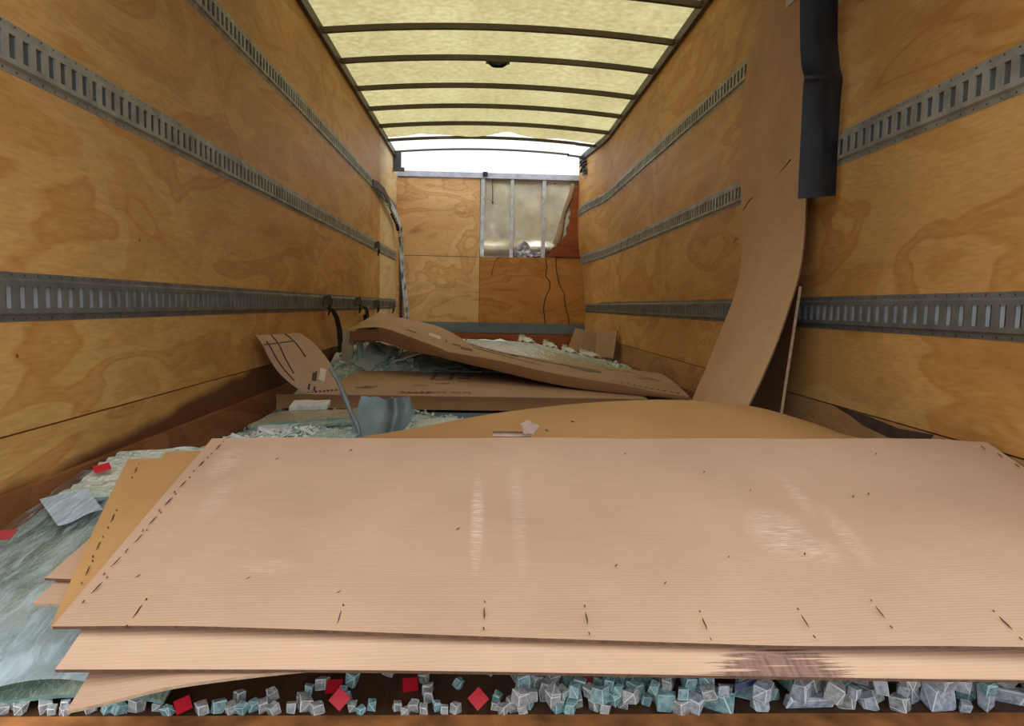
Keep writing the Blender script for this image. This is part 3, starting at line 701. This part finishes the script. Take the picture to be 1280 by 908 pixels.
e2 = plane_sheet('cardboard_sheet', [(-.815, 1.212), (-.55, 1.19), (-.55, 1.50), (-.79, 1.46)], -.052, [M['card'], M['flute_l']],
                 'short tan cardboard end left of the ochre sheet, lower of two', 8, 8)
slits(e2, [(-.765, 1.235)], -.048, .15, .012)
# bowed ochre sheet behind the top sheet
grid = []
crest = [(-.42, 2.16, .285), (-.22, 2.18, .318), (-.015, 2.2, .357), (.14, 2.2, .381), (.302, 2.2, .401), (.45, 2.2, .413), (.597, 2.2, .419), (.75, 2.2, .414), (.895, 2.2, .401), (1.01, 2.19, .375), (1.117, 2.17, .344), (1.17, 2.10, .326), (1.26, 2.0, .318)]
for i in range(49):
    p = interp(crest, i / 48); row = []
    for j in range(13):
        v_ = j / 12; y = 1.45 + (p.y - 1.45) * v_
        z0_ = zt(p.x, 1.45) - .022
        row.append((p.x, y, z0_ + (p.z - z0_) * (v_ ** .8) - (.0 if v_ < 1 else .0)))
    grid.append(row)
# keep it under the top sheet where they overlap
grid = [[(x, y, min(z, zt(x, y) - .012) if y < 1.745 else z) for x, y, z in row] for row in grid]
t = thing('cardboard_sheet', 'ochre cardboard sheet bulging up behind the large top sheet', 'cardboard', (.4, 1.9, .3))
slab('sheet', grid, .006, [M['card_o'], M['flute']], t, lo(t))

for i, j, dx in ((15, 9, .03), (13, 8, .012)):
    a_ = Vector(grid[i][j]); b_ = a_ + Vector((dx, -.03, -.012)); mb = MB()
    mb.ribbon([a_ + Vector((0, 0, .002)) - t.location, (a_ + b_) / 2 + Vector((.004, 0, .003)) - t.location, b_ + Vector((0, 0, .004)) - t.location], (1, .6, 0), .004, .002); mb.build('slit', M['slit'], t)
# ------------------------------------------------------------------ crumbs along the sill
random.seed(21)
variants = {}
def crumb_mesh(mat):
    bm = bmesh.new()
    for sx_ in (-1, 1):
        for sy_ in (-1, 1):
            for sz_ in (-1, 1):
                for q in range(2):
                    bm.verts.new((sx_ * random.uniform(.45, 1), sy_ * random.uniform(.45, 1), sz_ * random.uniform(.5, 1)))
    r = bmesh.ops.convex_hull(bm, input=bm.verts)
    bmesh.ops.delete(bm, geom=[g_ for g_ in r['geom_interior'] if isinstance(g_, bmesh.types.BMVert)], context='VERTS')
    bmesh.ops.dissolve_limit(bm, angle_limit=.25, verts=bm.verts, edges=bm.edges)
    bmesh.ops.bevel(bm, geom=list(bm.edges), offset=.05, segments=1, affect='EDGES', material=1, clamp_overlap=True)
    me = bpy.data.meshes.new('glass_crumb'); bm.to_mesh(me); bm.free(); me.materials.append(M[mat]); me.materials.append(M[mat + '_edge']); return me
for mt in ('cr_clear', 'cr_aqua', 'cr_pale'): variants[mt] = [crumb_mesh(mt) for _ in range(8)]
placed = []
def crumb(x, y, z, s, mt, label, group, sc=(1, 1, 1), rot=None, name='glass_crumb'):
    o = bpy.data.objects.new(name, random.choice(variants[mt])); C.objects.link(o)
    o.scale = (s * sc[0], s * sc[1], s * sc[2]); o.location = (x, y, z)
    o.rotation_euler = rot or (random.uniform(-.25, .25), random.uniform(-.25, .25), random.uniform(0, 6))
    tag(o, label, 'glass crumb', group); return o
def zone(n, x0, x1, y0, y1, smin, smax, mts, label, group, stack=0):
    k_ = 0; tries = 0
    while k_ < n and tries < 6000:
        tries += 1
        x = random.uniform(x0, x1); y = y0 + (y1 - y0) * random.random() ** 1.3; s = random.uniform(smin, smax)
        z = s * .85 + .001
        lim = s * 1.75
        hit = [p for p in placed if (p[0] - x) ** 2 + (p[1] - y) ** 2 < (s * .9 + p[3] * .9) ** 2]
        if hit:
            if not stack or len(hit) > 2: continue
            zz = max(p[2] + p[3] * .85 for p in hit) + s * .8
            if zz > stack: continue
            z = zz
        placed.append((x, y, z, s)); crumb(x, y, z, s, random.choice(mts), label, group); k_ += 1
# big pale pieces first
big = [(.845, 1.150, .024, (1.3, .8, 1), .2, 'cr_pale', 'large squarish pale glass lump under the cardboard lip at the right'),
       (.60, 1.150, .015, (3.4, .9, .8), .04, 'cr_pale', 'long pale glass stick lying flat on the right sill'),
       (.925, 1.140, .014, (1.0, .9, 1.8), .5, 'cr_pale', 'upright pale glass stub right of the squarish lump'),
       (.985, 1.165, .016, (2.6, .8, .9), -.5, 'cr_pale', 'slanting pale glass bar near the right end of the sill'),
       (1.055, 1.145, .020, (1.6, 1, .8), .1, 'cr_pale', 'flat grey-blue glass lump at the right end of the sill'),
       (1.075, 1.215, .028, (1.0, 1, 1.3), .3, 'cr_pale', 'tall grey-blue glass lump at the back right of the sill'),
       (.425, 1.155, .020, (2.2, .9, .9), -.55, 'cr_aqua', 'long aqua glass wedge slanting left of the blue plastic strip'),
       (.33, 1.145, .018, (1.0, .9, 1.15), .1, 'cr_aqua', 'upright aqua glass block left of the long aqua wedge'),
       (.30, 1.215, .026, (1.5, .9, 1.), .2, 'cr_aqua', 'dark aqua glass lump behind the upright aqua block'),
       (.505, 1.185, .027, (1.1, .9, 1), -.3, 'cr_aqua', 'aqua glass lump right of the blue plastic strip'),
       (.60, 1.215, .030, (1.2, .9, 1), .4, 'cr_aqua', 'bright aqua glass lump behind the long pale stick'),
       (.72, 1.225, .030, (1.5, .9, 1), .0, 'cr_aqua', 'large dull teal glass lump in the middle of the right pile')]
for x, y, s, sc, rz, mt, lb in big:
    z = s * sc[2] * .95; crumb(x, y, z, s, mt, lb, None, sc, (0, 0, rz), 'glass_lump')
    nn = max(1, int(sc[0]))
    for q in range(nn):
        off = (q - (nn - 1) / 2) * 2 * s; placed.append((x + off * math.cos(rz), y + off * math.sin(rz), z, s * 1.05))
sticker(-.518, 1.140, .014, .013, 'red', 'red sticker lying among crumbs on the sill, leftmost', (.1, -.6, 1), .5)
sticker(-.246, 1.136, .026, .0135, 'red', 'red sticker standing on a crumb below the curled cardboard lip', (.1, -1.2, 1), .75)
sticker(-.003, 1.136, .026, .0135, 'red', 'red sticker tilted on crumbs near the middle of the sill', (.2, -1.2, 1), .6)
sticker(-.27, 1.20, .012, .014, 'red', 'shaded red sticker lying flat behind the curled cardboard lip', (0, -.4, 1), .0)
sticker(-.13, 1.205, .012, .014, 'red', 'shaded red sticker under the front lip, second row, left of middle', (0, -.4, 1), .1)
sticker(.198, 1.185, .022, .013, 'red_d', 'dark red sticker half hidden behind aqua crumbs', (0, -1., 1), .3)
for sx_, sy_ in ((-.518, 1.14), (-.246, 1.136), (-.003, 1.136), (-.27, 1.2), (-.13, 1.205), (.198, 1.185)): placed.append((sx_, sy_, .012, .010))
mb = MB(); mb.ribbon([(.455, 1.135, .046), (.50, 1.145, .054), (.53, 1.15, .056)], (.2, .4, 1), .012, .005); tag(mb.build('plastic_strip', M['blue_p']), 'dark blue plastic strip lying in the aqua glass lumps', 'strip')
gA = 'clear crumbs scattered at the left of the sill'
zone(12, -.90, -.70, 1.131, 1.155, .008, .012, ['cr_clear'], 'clear glass crumb in the small cluster at the left end of the sill', 'clear crumbs at the left end')
zone(30, -.68, .09, 1.131, 1.148, .0075, .0125, ['cr_clear', 'cr_clear', 'cr_aqua'], 'small glass crumb in the loose row along the rusty sill, left half', 'crumbs in the front row')
zone(20, -.45, .12, 1.165, 1.30, .008, .013, ['cr_clear', 'cr_aqua'], 'shaded glass crumb behind the front row, left half of the sill', 'crumbs behind the front row')
zone(85, .07, .36, 1.131, 1.28, .009, .0145, ['cr_aqua', 'cr_aqua', 'cr_clear'], 'small glass crumb in the dense heap right of the middle of the sill', 'crumbs in the dense heap', .045)
zone(85, .36, 1.12, 1.131, 1.27, .010, .019, ['cr_pale', 'cr_aqua', 'cr_pale', 'cr_clear'], 'blocky glass crumb among the large lumps at the right of the sill', 'crumbs among the large lumps', .06)

# ------------------------------------------------------------------ bent sheet metal and glass pieces, middle left
t = thing('bent_metal_sheet', 'grey-green bent metal sheet with ragged top standing in the glass', 'sheet metal', (-.42, 2.7, .17))
grid = []
for i in range(33):
    u = i / 32; row = []
    ztop = .345 + .006 * ns(u * 9, 0, 1.) + .006 * ns(u * 37, 2, 1) - .012 * sm(.30, .45, u) * sm(.6, .45, u) - .05 * sm(.95, 1., u)
    for j in range(15):
        v_ = j / 14
        xl = -.545 + .045 * v_ ; xr = -.335 + .04 * v_ - .012 * math.sin(6 * v_)
        fold = .035 * math.exp(-((u - .66 - .25 * (1 - v_)) / .10) ** 2) + .006 * ns(u * 2, v_ * 2, 1., 2)
        row.append((xl + (xr - xl) * u, 2.66 + .05 * v_ - fold, .150 + (ztop - .150) * v_))
    grid.append(row)
slab('plate', grid, .003, [M['plate'], M['alu_dull']], t, lo(t))
grid = []
for i in range(21):
    u = i / 20
    c = interp([(-.632, 2.74, .455), (-.600, 2.73, .410), (-.568, 2.72, .345), (-.540, 2.70, .285), (-.510, 2.68, .235), (-.498, 2.66, .19), (-.52, 2.65, .15)], u)
    r = .004 + .006 * math.sin(math.pi * u) + .0015 * math.sin(u * 23)
    grid.append([c + Vector((r * math.cos(a), .9 * r * math.sin(a), .004 * math.cos(a))) for a in [(-2.6 + 3.6 * j / 8) for j in range(9)]])
slab('curled_edge', grid, .002, [M['plate'], M['alu_dull']], t, lo(t))
def glass_piece(pts, th, mat, label, wob=.004, up=0., group=None, nm='laminated_glass_piece'):
    q = [Vector(p) for p in pts]; n = 8
    grid = [[q[0].lerp(q[1], i / n).lerp(q[3].lerp(q[2], i / n), j / n) + Vector((wob * ns(i, j, .9), wob * ns(i, j, .8, 5) * 2 * (1 if i in (0, n) or j in (0, n) else .2), wob * ns(i, j, .6, 9) + up * math.sin(math.pi * j / n))) for j in range(n + 1)] for i in range(n + 1)]
    c = sum(q, Vector()) / 4; t = thing(nm, label, 'glass', (c.x, c.y, c.z - th), group)
    slab('pane', grid, th, [M[mat], M['glass_edge'] if mat != 'glass_white' else M['glass_white']], t, lo(t)); return t
glass_piece([(-1.06, 3.02, .165), (-.62, 3.22, .178), (-.60, 3.42, .185), (-1.02, 3.36, .175)], .012, 'glass_lam', 'dull olive laminated glass slab lying before the long carton')
glass_piece([(-.97, 2.88, .165), (-.55, 3.10, .180), (-.56, 3.20, .180), (-.96, 2.98, .168)], .010, 'glass_teal', 'narrow dark green glass strip on the crushed glass at the left')
glass_piece([(-.965, 2.86, .175), (-.855, 2.90, .178), (-.86, 2.97, .182), (-.97, 2.93, .18)], .016, 'glass_white', 'small whitish glass block at the end of the green strip')
glass_piece([(-.98, 3.38, .195), (-.80, 3.42, .198), (-.80, 3.50, .215), (-.98, 3.47, .215)], .022, 'glass_white', 'white frosted glass block just below the carton at left')
glass_piece([(-.72, 2.42, .150), (-.50, 2.46, .16), (-.50, 2.72, .205), (-.66, 2.72, .205)], .008, 'glass_teal', 'sea-green shattered pane left of the bent metal sheet', .008, .01)
glass_piece([(-.31, 2.62, .175), (.05, 2.70, .19), (.06, 2.95, .22), (-.28, 2.92, .22)], .010, 'glass_pale', 'pale shattered pane right of the bent metal sheet', .012, .01)
glass_piece([(.08, 2.70, .20), (.34, 2.72, .215), (.36, 2.95, .232), (.10, 2.94, .228)], .008, 'glass_white', 'white glass flakes sheet beside the bulging cardboard', .012)
# heap of film and splinters behind the top sheet's left corner
random.seed(9); mb = MB()
for i in range(260):
    x = random.uniform(-1.10, -.72); y = random.uniform(2.3, 3.0); z = zg(x, y) + random.uniform(.0, .05) * (1 - abs(x + .93) * 3)
    a = random.uniform(0, 3.14); d = Vector((math.cos(a), math.sin(a), random.uniform(-.6, .6))) * random.uniform(.01, .035)
    mb.obox((x, y, z), d, d.orthogonal().normalized() * random.uniform(.003, .012), d.cross(d.orthogonal()).normalized() * .002)
tag(mb.build('glass_splinters', M['glass_white']), 'heap of whitish glass splinters at the far left corner of the top sheet', 'broken glass', None, 'stuff')

# ------------------------------------------------------------------ long carton lying across, with upturned flap
t = thing('long_carton', 'long flat tan carton lying across the trailer with one end flap turned up', 'carton', (-.1, 4.3, .14))
Lk = lo(t)
grid = [[(-.93 + 1.83 * i / 20, 3.66 + 1.34 * j / 12, .223 + .003 * ns(i * .4, j * .4)) for j in range(13)] for i in range(21)]
slab('top_face', grid, .004, [M['carton'], M['flute_l']], t, Lk)
grid = [[(-1.13 + 2.03 * i / 20, 3.66 + .012 * (1 - abs(2 * j / 4 - 1)), .220 - .076 * j / 4) for j in range(5)] for i in range(21)]
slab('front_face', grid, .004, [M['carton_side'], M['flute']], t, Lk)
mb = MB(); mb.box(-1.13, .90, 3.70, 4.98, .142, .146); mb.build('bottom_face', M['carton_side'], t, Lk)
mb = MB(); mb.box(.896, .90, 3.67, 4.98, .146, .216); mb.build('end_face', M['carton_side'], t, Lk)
fl = []
prof = [(0, 0), (.12, .10), (.3, .30), (.55, .60), (.8, .87), (.93, .985), (1.0, 1.0)]
BLq, BRq, TRq, TLq = Vector((-.965, 3.655, .222)), Vector((-.79, 3.70, .225)), Vector((-1.125, 4.15, .545)), Vector((-1.155, 3.46, .56))
for i in range(13):
    row = []
    for j in range(13):
        v_ = j / 12; a = BLq.lerp(BRq, i / 12); b_ = TLq.lerp(TRq, i / 12)
        p = a.lerp(b_, v_); p.z += -.035 * math.sin(math.pi * v_) * (1 - i / 14); p.x += .05 * math.sin(math.pi * v_) * (i / 12) - .03 * math.sin(math.pi * v_) * (1 - i / 12)
        if v_ > .86: p.z -= (v_ - .86) * .10; p.x -= (v_ - .86) * .10
        row.append(p)
    fl.append(row)
flap = slab('end_flap', fl, .006, [M['carton'], M['flute']], t, Lk)
def on_flap(u, v_, off=.002):
    i = min(int(u * 12), 11); j = min(int(v_ * 12), 11); a, b_ = u * 12 - i, v_ * 12 - j
    p = fl[i][j].lerp(fl[i + 1][j], a).lerp(fl[i][j + 1].lerp(fl[i + 1][j + 1], a), b_)
    n_ = (fl[i + 1][j] - fl[i][j]).cross(fl[i][j + 1] - fl[i][j]).normalized()
    if n_.z < 0 or n_.y > 0 and n_.z < .01: n_ = -n_
    return p + n_ * off
def flap_strip(u0, v0, u1, v1, w, mat, name='slit'):
    mb = MB(); pts = [on_flap(u0 + (u1 - u0) * q / 6, v0 + (v1 - v0) * q / 6, .003) for q in range(7)]
    mb.ribbon(pts, (pts[-1] - pts[0]).cross(Vector((.5, -.5, .7))), w, .004); mb.build(name, M[mat], flap, (0, 0, 0))
flap_pos = lambda: None
def ribbon_on(pairs, w, mat, name):
    for p in pairs:
        u0, v0, u1, v1 = p; mb = MB(); pts = [on_flap(u0 + (u1 - u0) * q / 6, v0 + (v1 - v0) * q / 6, .003) - Vector(Lk) for q in range(7)]
        mb.ribbon(pts, (pts[-1] - pts[0]).cross(Vector((.5, -.5, .7))), w, .004); mb.build(name, M[mat], flap)
ribbon_on([(.30, .99, .22, .42), (.62, .99, .62, .62), (.10, .9, .12, .30)], .0045, 'slit', 'slit')
ribbon_on([(.02, .86, .62, .86)], .003, 'ink_b', 'crease')
ribbon_on([(.62, .22, .80, .40)], .035, 'label', 'paper_label')
ribbon_on([(.50, .24, .64, .38), (.46, .25, .58, .37), (.2, .10, .34, .2), (.3, .06, .4, .14)], .010, 'ink', 'printed_mark')
ribbon_on([(.08 + .11 * q, .045, .14 + .11 * q, .045) for q in range(8)], .008, 'ink', 'printed_mark')
# print on the carton: upside-down as seen from the tailgate
flat_text('printed_words', 'DO NOT', .075, M['ink'], t, (-.075, 3.80, .2285), (-1, 0, 0), (0, -1, 0), Lk)
mb = MB()
for q in range(5): mb.box(-.47 + .035 * q, -.445 + .035 * q, 3.74, 3.775, .2275, .2282)
tag(mb.build('printed_mark', M['ink_b'], t, Lk), kind='stuff')
mb = MB()
for q in range(3): mb.box(-.44 + .13 * q, -.35 + .13 * q, 4.08 + .12 * q, 4.10 + .12 * q, .2275, .2282)
mb.box(-.36, -.23, 4.42, 4.44, .2275, .2282); mb.box(-.36, -.34, 4.42, 4.85, .2275, .2282); mb.box(-.24, -.22, 4.42, 4.85, .2275, .2282); mb.box(-.36, -.22, 4.83, 4.85, .2275, .2282)
mb.box(-.18, -.10, 4.5, 4.56, .2275, .2282); mb.box(-.16, -.08, 4.65, 4.71, .2275, .2282)
mb.build('printed_mark', M['ink_b'], t, Lk)
mb = MB(); mb.box(-.76, -.66, 3.94, 3.96, .2275, .2282); mb.box(-.72, -.64, 4.0, 4.02, .2275, .2282); mb.build('printed_mark', M['ink_b'], t, Lk)
# steel strip the carton lies on
t = thing('steel_strip', 'grey steel strip lying under the front edge of the long carton', 'strip', (-.1, 3.68, .115))
mb = MB(); mb.box(-1.12, .55, 3.60, 3.75, .108, .120); mb.box(-1.12, .55, 3.60, 3.612, .120, .138); mb.build('rail', M['grey'], t, lo(t))

# ------------------------------------------------------------------ crushed carton lying diagonally
FT = [(-1.015, 5.023, .524), (-.765, 4.859, .551), (-.531, 4.705, .494), (-.309, 4.559, .428), (-.241, 4.515, .405), (.068, 4.311, .373), (.362, 4.118, .324), (.589, 3.969, .299), (.802, 3.829, .280), (.963, 3.723, .255), (1.123, 3.618, .242)]
FB = [(-1.015, 5.023, .435), (-.765, 4.859, .454), (-.530, 4.704, .399), (-.308, 4.559, .369), (-.241, 4.514, .354), (.069, 4.311, .306), (.364, 4.117, .258), (.591, 3.968, .236), (.804, 3.828, .230), (.964, 3.722, .230), (1.124, 3.618, .230)]
BK = [(-.941, 5.883, .640), (-.736, 5.793, .604), (-.558, 5.715, .575), (-.384, 5.639, .533), (-.247, 5.578, .472), (-.132, 5.528, .410), (.084, 5.433, .361), (.369, 5.308, .317), (.760, 5.137, .281), (1.084, 4.995, .262), (1.300, 4.891, .245)]
t = thing('crushed_carton', 'long crushed tan carton lying diagonally over the other carton', 'carton', (0, 4.8, .26)); Ld = lo(t)
NU = 36
grid = []
for i in range(NU + 1):
    u = i / NU; a = interp(FT, u); b_ = interp(BK, u)
    grid.append([a.lerp(b_, j / 12) + Vector((0, 0, .012 * math.sin(math.pi * j / 12) * sm(0, .3, u))) for j in range(13)])
dtop = slab('top_face', grid, .005, [M['carton'], M['flute_l']], t, Ld); DG = grid
grid = []
for i in range(NU + 1):
    u = .1 + .9 * i / NU; a = interp(FT, u) + Vector((0, 0, -.004)); b_ = interp(FB, u)
    grid.append([a.lerp(b_, j / 4) + Vector((0, -.008 * math.sin(math.pi * j / 4), 0)) for j in range(5)])
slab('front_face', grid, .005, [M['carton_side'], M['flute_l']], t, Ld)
# the torn, set-back end of the front face
grid = []
for i in range(9):
    u = i / 8 * .104; a = interp(FT, u) + Vector((.005, .04, -.012 - .012 * math.sin(i * 1.4))); b_ = interp(FB, u) + Vector((0, .035, 0))
    grid.append([a.lerp(b_, j / 3) for j in range(4)])
slab('torn_end', grid, .005, [M['carton_side'], M['flute_l']], t, Ld)
grid = []
for i in range(NU + 1):
    u = i / NU; a = interp(FB, u); b_ = interp(BK, u) + Vector((0, 0, -.06))
    if u > .6: b_.z = max(b_.z, .232)
    grid.append([a.lerp(b_, j / 4) for j in range(5)])
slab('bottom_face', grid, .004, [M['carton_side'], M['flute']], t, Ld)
def on_top(u, v_):
    i = min(int(u * NU), NU - 1); j = min(int(v_ * 12), 11); a, b_ = u * NU - i, v_ * 12 - j
    return DG[i][j].lerp(DG[i + 1][j], a).lerp(DG[i][j + 1].lerp(DG[i + 1][j + 1], a), b_) + Vector((0, 0, .003))
def print_quad(u0, u1, v0, v1, mat, name, poly=None):
    pts = poly or [(u0, v0), (u1, v0), (u1, v1), (u0, v1)]
    P = [on_top(u, v_) - Vector(Ld) for u, v_ in pts]; n = len(P)
    link(name, P + [p - Vector((0, 0, .0015)) for p in P], [list(range(n)), list(range(n, 2 * n))[::-1]] + [[i, (i + 1) % n, n + (i + 1) % n, n + i] for i in range(n)], M[mat], dtop)
print_quad(.255, .305, .28, .42, 'label', 'paper_label')
print_quad(.18, .215, .22, .25, 'ink_b', 'printed_mark'); print_quad(.345, .365, .30, .40, 'ink_b', 'printed_mark'); print_quad(.40, .43, .30, .36, 'ink_b', 'printed_mark'); print_quad(.43, .46, .2, .3, 'ink_b', 'printed_mark')
for q in range(5): print_quad(.47 + .03 * q, .49 + .03 * q, .62 - .02 * q, .72 - .02 * q, 'ink_b', 'printed_mark')
print_quad(.47, .62, .36, .39, 'ink_g', 'printed_mark', [(.47, .44), (.63, .30), (.64, .27), (.48, .40)])
print_quad(0, 0, 0, 0, 'ink_g', 'printed_arrow', [(.60, .76), (.66, .74), (.73, .58), (.73, .66), (.80, .52), (.79, .38), (.755, .34), (.745, .42), (.73, .44), (.735, .52), (.66, .64), (.63, .70)])
for q in range(3): print_quad(0, 0, 0, 0, 'ink_b', 'printed_mark', [(.83 + .022 * q, .80), (.835 + .022 * q, .80), (.905 + .022 * q, .40), (.90 + .022 * q, .40)])
for q in range(10): print_quad(.80 + .018 * q, .808 + .018 * q, .06, .075, 'ink', 'printed_mark')

# ------------------------------------------------------------------ glass under and behind the crushed carton
glass_piece([(-1.10, 5.12, .20), (-1.02, 5.10, .20), (-.99, 5.12, .50), (-1.08, 5.14, .52)], .012, 'glass_lam', 'dirty upright glass pane under the left end of the crushed carton', .006)
glass_piece([(-.96, 5.08, .18), (-.93, 5.14, .18), (-.93, 5.14, .44), (-.96, 5.08, .44)], .01, 'glass_teal', 'narrow pale-edged pane standing under the left end of the crushed carton', .003)
random.seed(31)
labs = ['tilted green glass slab under the crushed carton, leftmost', 'green glass slab leaning behind the leftmost tilted one', 'whitish cracked slab in the heap under the crushed carton', 'broad teal glass slab in the middle of the heap under the crushed carton', 'pale slab lying on top of the heap under the crushed carton', 'thin dark green pane sticking out of the heap under the crushed carton']
spec = [(-.86, 5.15, .33, .16, .9, .5, 'glass_pale'), (-.72, 5.30, .34, .18, .5, -.3, 'glass_teal'), (-.58, 5.2, .34, .15, -.4, .35, 'glass_white'), (-.45, 5.35, .33, .22, .2, .25, 'glass_teal'), (-.25, 5.30, .31, .20, -.2, -.15, 'glass_pale'), (-.34, 5.08, .29, .17, .3, .12, 'glass_teal')]
for lb, (x, y, z, s, a, tl, mt) in zip(labs, spec):
    d = Vector((math.cos(a) * s, math.sin(a) * s, tl * s)); e = Vector((-math.sin(a) * s * .8, math.cos(a) * s * .8, .2 * s)); c = Vector((x, y, z))
    glass_piece([c - d - e, c + d - e, c + d * .8 + e, c - d * .9 + e * .8], .012, mt, lb, .012)
glass_piece([(-.45, 4.98, .235), (.28, 4.96, .232), (.30, 5.32, .30), (-.38, 5.40, .31)], .012, 'glass_lam', 'long yellowish laminated sheet behind the long carton', .006)
WB = [(-.18, 6.2, .400), (.242, 6.15, .387), (.45, 6.1, .372), (.65, 6.05, .335), (.80, 6.0, .295), (.98, 5.95, .262), (1.10, 5.9, .232)]
for q, (dy, dz_, mt, lb) in enumerate(((-.06, -.030, 'glass_lam', 'curved dusty laminated windshield lying behind the crushed carton, nearest of three'), (.12, .004, 'glass_teal', 'curved teal laminated windshield showing a cracked edge, middle of three'), (.30, .004, 'glass_white', 'curved white crazed windshield with ragged rim, farthest of three'))):
    grid = []
    for i in range(41):
        p = interp(WB, i / 40); rag = .05 * ns(i * .35, q, 1.) + .03 * ns(i * 1.1, q + 4, 1.)
        row = []
        for j in range(9):
            v_ = j / 8
            row.append((p.x, p.y + dy - .55 + (.60 + (rag if j == 8 else 0)) * v_, p.z + dz_ - .16 * (1 - v_) - .006 * q + (.05 * max(0, ns(i * .5, 7 + q, 1.)) * (q == 2) + .02 * abs(rag) * q) * (j == 8)))
        grid.append(row)
    t = thing('broken_windshield', lb, 'windshield', (.5, 5.9 + dy, .2), 'curved windshields behind the crushed carton'); slab('pane', grid, .010, [M[mt], M['glass_edge']], t, lo(t))
for (x, y, z, s, lb) in ((.40, 6.45, .43, .07, 'white pointed glass flake on the rim of the far windshields, leftmost'), (.62, 6.40, .39, .06, 'white pointed glass flake on the rim of the far windshields, middle one'), (.80, 6.32, .345, .065, 'white glass flake on the windshield rim, right of the pointed ones'), (.99, 6.28, .315, .09, 'flat white glass flake near the folded cardboard at the right wall')):
    glass_piece([(x - s * 1.3, y, z - .035), (x + s * 1.2, y - .03, z - .055), (x + s * .5, y + .10, z - .012 - .1 * s), (x - s * .9, y + .08, z + .012)], .008, 'glass_white', lb, .022, nm='glass_flake')

# folded cardboard near the far right wall
t = thing('folded_cardboard', 'folded tan cardboard standing near the far right wall', 'cardboard', (1.15, 7.0, .2))
grid = [[Vector((.93, 7.55, .26)).lerp(Vector((1.19, 7.30, .20)), i / 8).lerp(Vector((1.0, 7.50, .49)).lerp(Vector((1.20, 7.25, .44)), i / 8), j / 8) + Vector((0, -.03 * math.sin(math.pi * i / 8), 0)) for j in range(9)] for i in range(9)]
slab('left_leaf', grid, .006, [M['card'], M['flute_l']], t, lo(t))
grid = [[Vector((1.195, 7.30, .20)).lerp(Vector((1.27, 6.62, .22)), i / 8).lerp(Vector((1.20, 7.25, .44)).lerp(Vector((1.30, 6.62, .50)), i / 8), j / 8) for j in range(9)] for i in range(9)]
slab('right_leaf', grid, .006, [M['carton'], M['flute']], t, lo(t))

# ------------------------------------------------------------------ tall bent cardboard against the right wall
LE = [(.90, 2.98, .12), (.95, 3.023, .289), (1.03, 3.07, .45), (1.10, 3.12, .60), (1.17, 3.17, .745), (1.225, 3.23, .88), (1.27, 3.33, 1.05), (1.29, 3.44, 1.35), (1.298, 3.505, 1.70), (1.30, 3.45, 1.98)]
RE = [(.88, 2.30, .12), (.93, 2.37, .30), (1.02, 2.43, .46), (1.10, 2.49, .60), (1.17, 2.55, .745), (1.225, 2.60, .88), (1.262, 2.655, 1.05), (1.285, 2.72, 1.35), (1.292, 2.79, 1.75), (1.296, 2.86, 2.32)]
grid = []
for i in range(41):
    a = interp(LE, i / 40); b_ = interp(RE, i / 40)
    grid.append([a.lerp(b_, j / 10) + Vector((-.012 * math.sin(math.pi * j / 10), 0, 0)) for j in range(11)])
t = thing('bent_cardboard', 'tall tan cardboard strip bent at mid height, leaning on the right wall', 'cardboard', (.95, 2.7, .12))
hs = slab('sheet', grid, .006, [M['card_v'], M['flute']], t, lo(t))
for (y0_, z0_, y1_, z1_) in ((3.36, 1.22, 3.20, 1.27), (3.05, 1.26, 2.85, 1.36), (3.47, 1.07, 3.40, 1.08)):
    mb = MB(); mb.ribbon([(1.272, y0_, z0_), (1.270, (y0_ + y1_) / 2, (z0_ + z1_) / 2 + .01), (1.272, y1_, z1_)], (0, .3, 1), .004, .002); mb.build('crease', M['slit'], t, lo(t))
mb = MB(); mb.box(1.276, 1.280, 2.90, 2.99, 2.03, 2.30); mb.build('paper_label', M['label'], t, lo(t))
# cardboard behind it, its shade painted in as a dark brown colour
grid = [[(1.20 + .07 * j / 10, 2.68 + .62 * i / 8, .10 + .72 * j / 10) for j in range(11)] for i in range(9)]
t = thing('shade_painted_board', 'cardboard sheet behind the bent cardboard, its shade painted in dark brown', 'cardboard', (1.2, 3.0, .1))
slab('sheet', grid, .012, [M['card_shade'], M['flute_l']], t, lo(t))
# black rubber flap
FLP = [(1.215, 2.53, 2.60), (1.213, 2.54, 2.2), (1.212, 2.54, 1.95), (1.213, 2.525, 1.75), (1.214, 2.50, 1.63), (1.215, 2.475, 1.575), (1.220, 2.488, 1.540), (1.228, 2.505, 1.42), (1.236, 2.515, 1.15)]
grid = []
for i in range(41):
    c = interp(FLP, i / 40); w = .072
    row = []
    for j in range(9):
        s_ = 2 * j / 8 - 1
        row.append(c + Vector((w * s_, .012 * s_ * s_ + .003 * ns(i * .3, j * .3, 1.), (.008 * s_ if i == 40 else 0))))
    grid.append(row)
t = thing('rubber_flap', 'black rubber flap hanging from the roof rail at the right wall', 'flap', (1.2, 2.5, 2.58))
slab('flap', grid, .005, [M['rubber'], M['rubber']], t, lo(t))
mb = MB(); mb.box(1.12, 1.345, 2.47, 2.53, 2.56, 2.60); mb.build('hanger', M['rail'], t, lo(t))
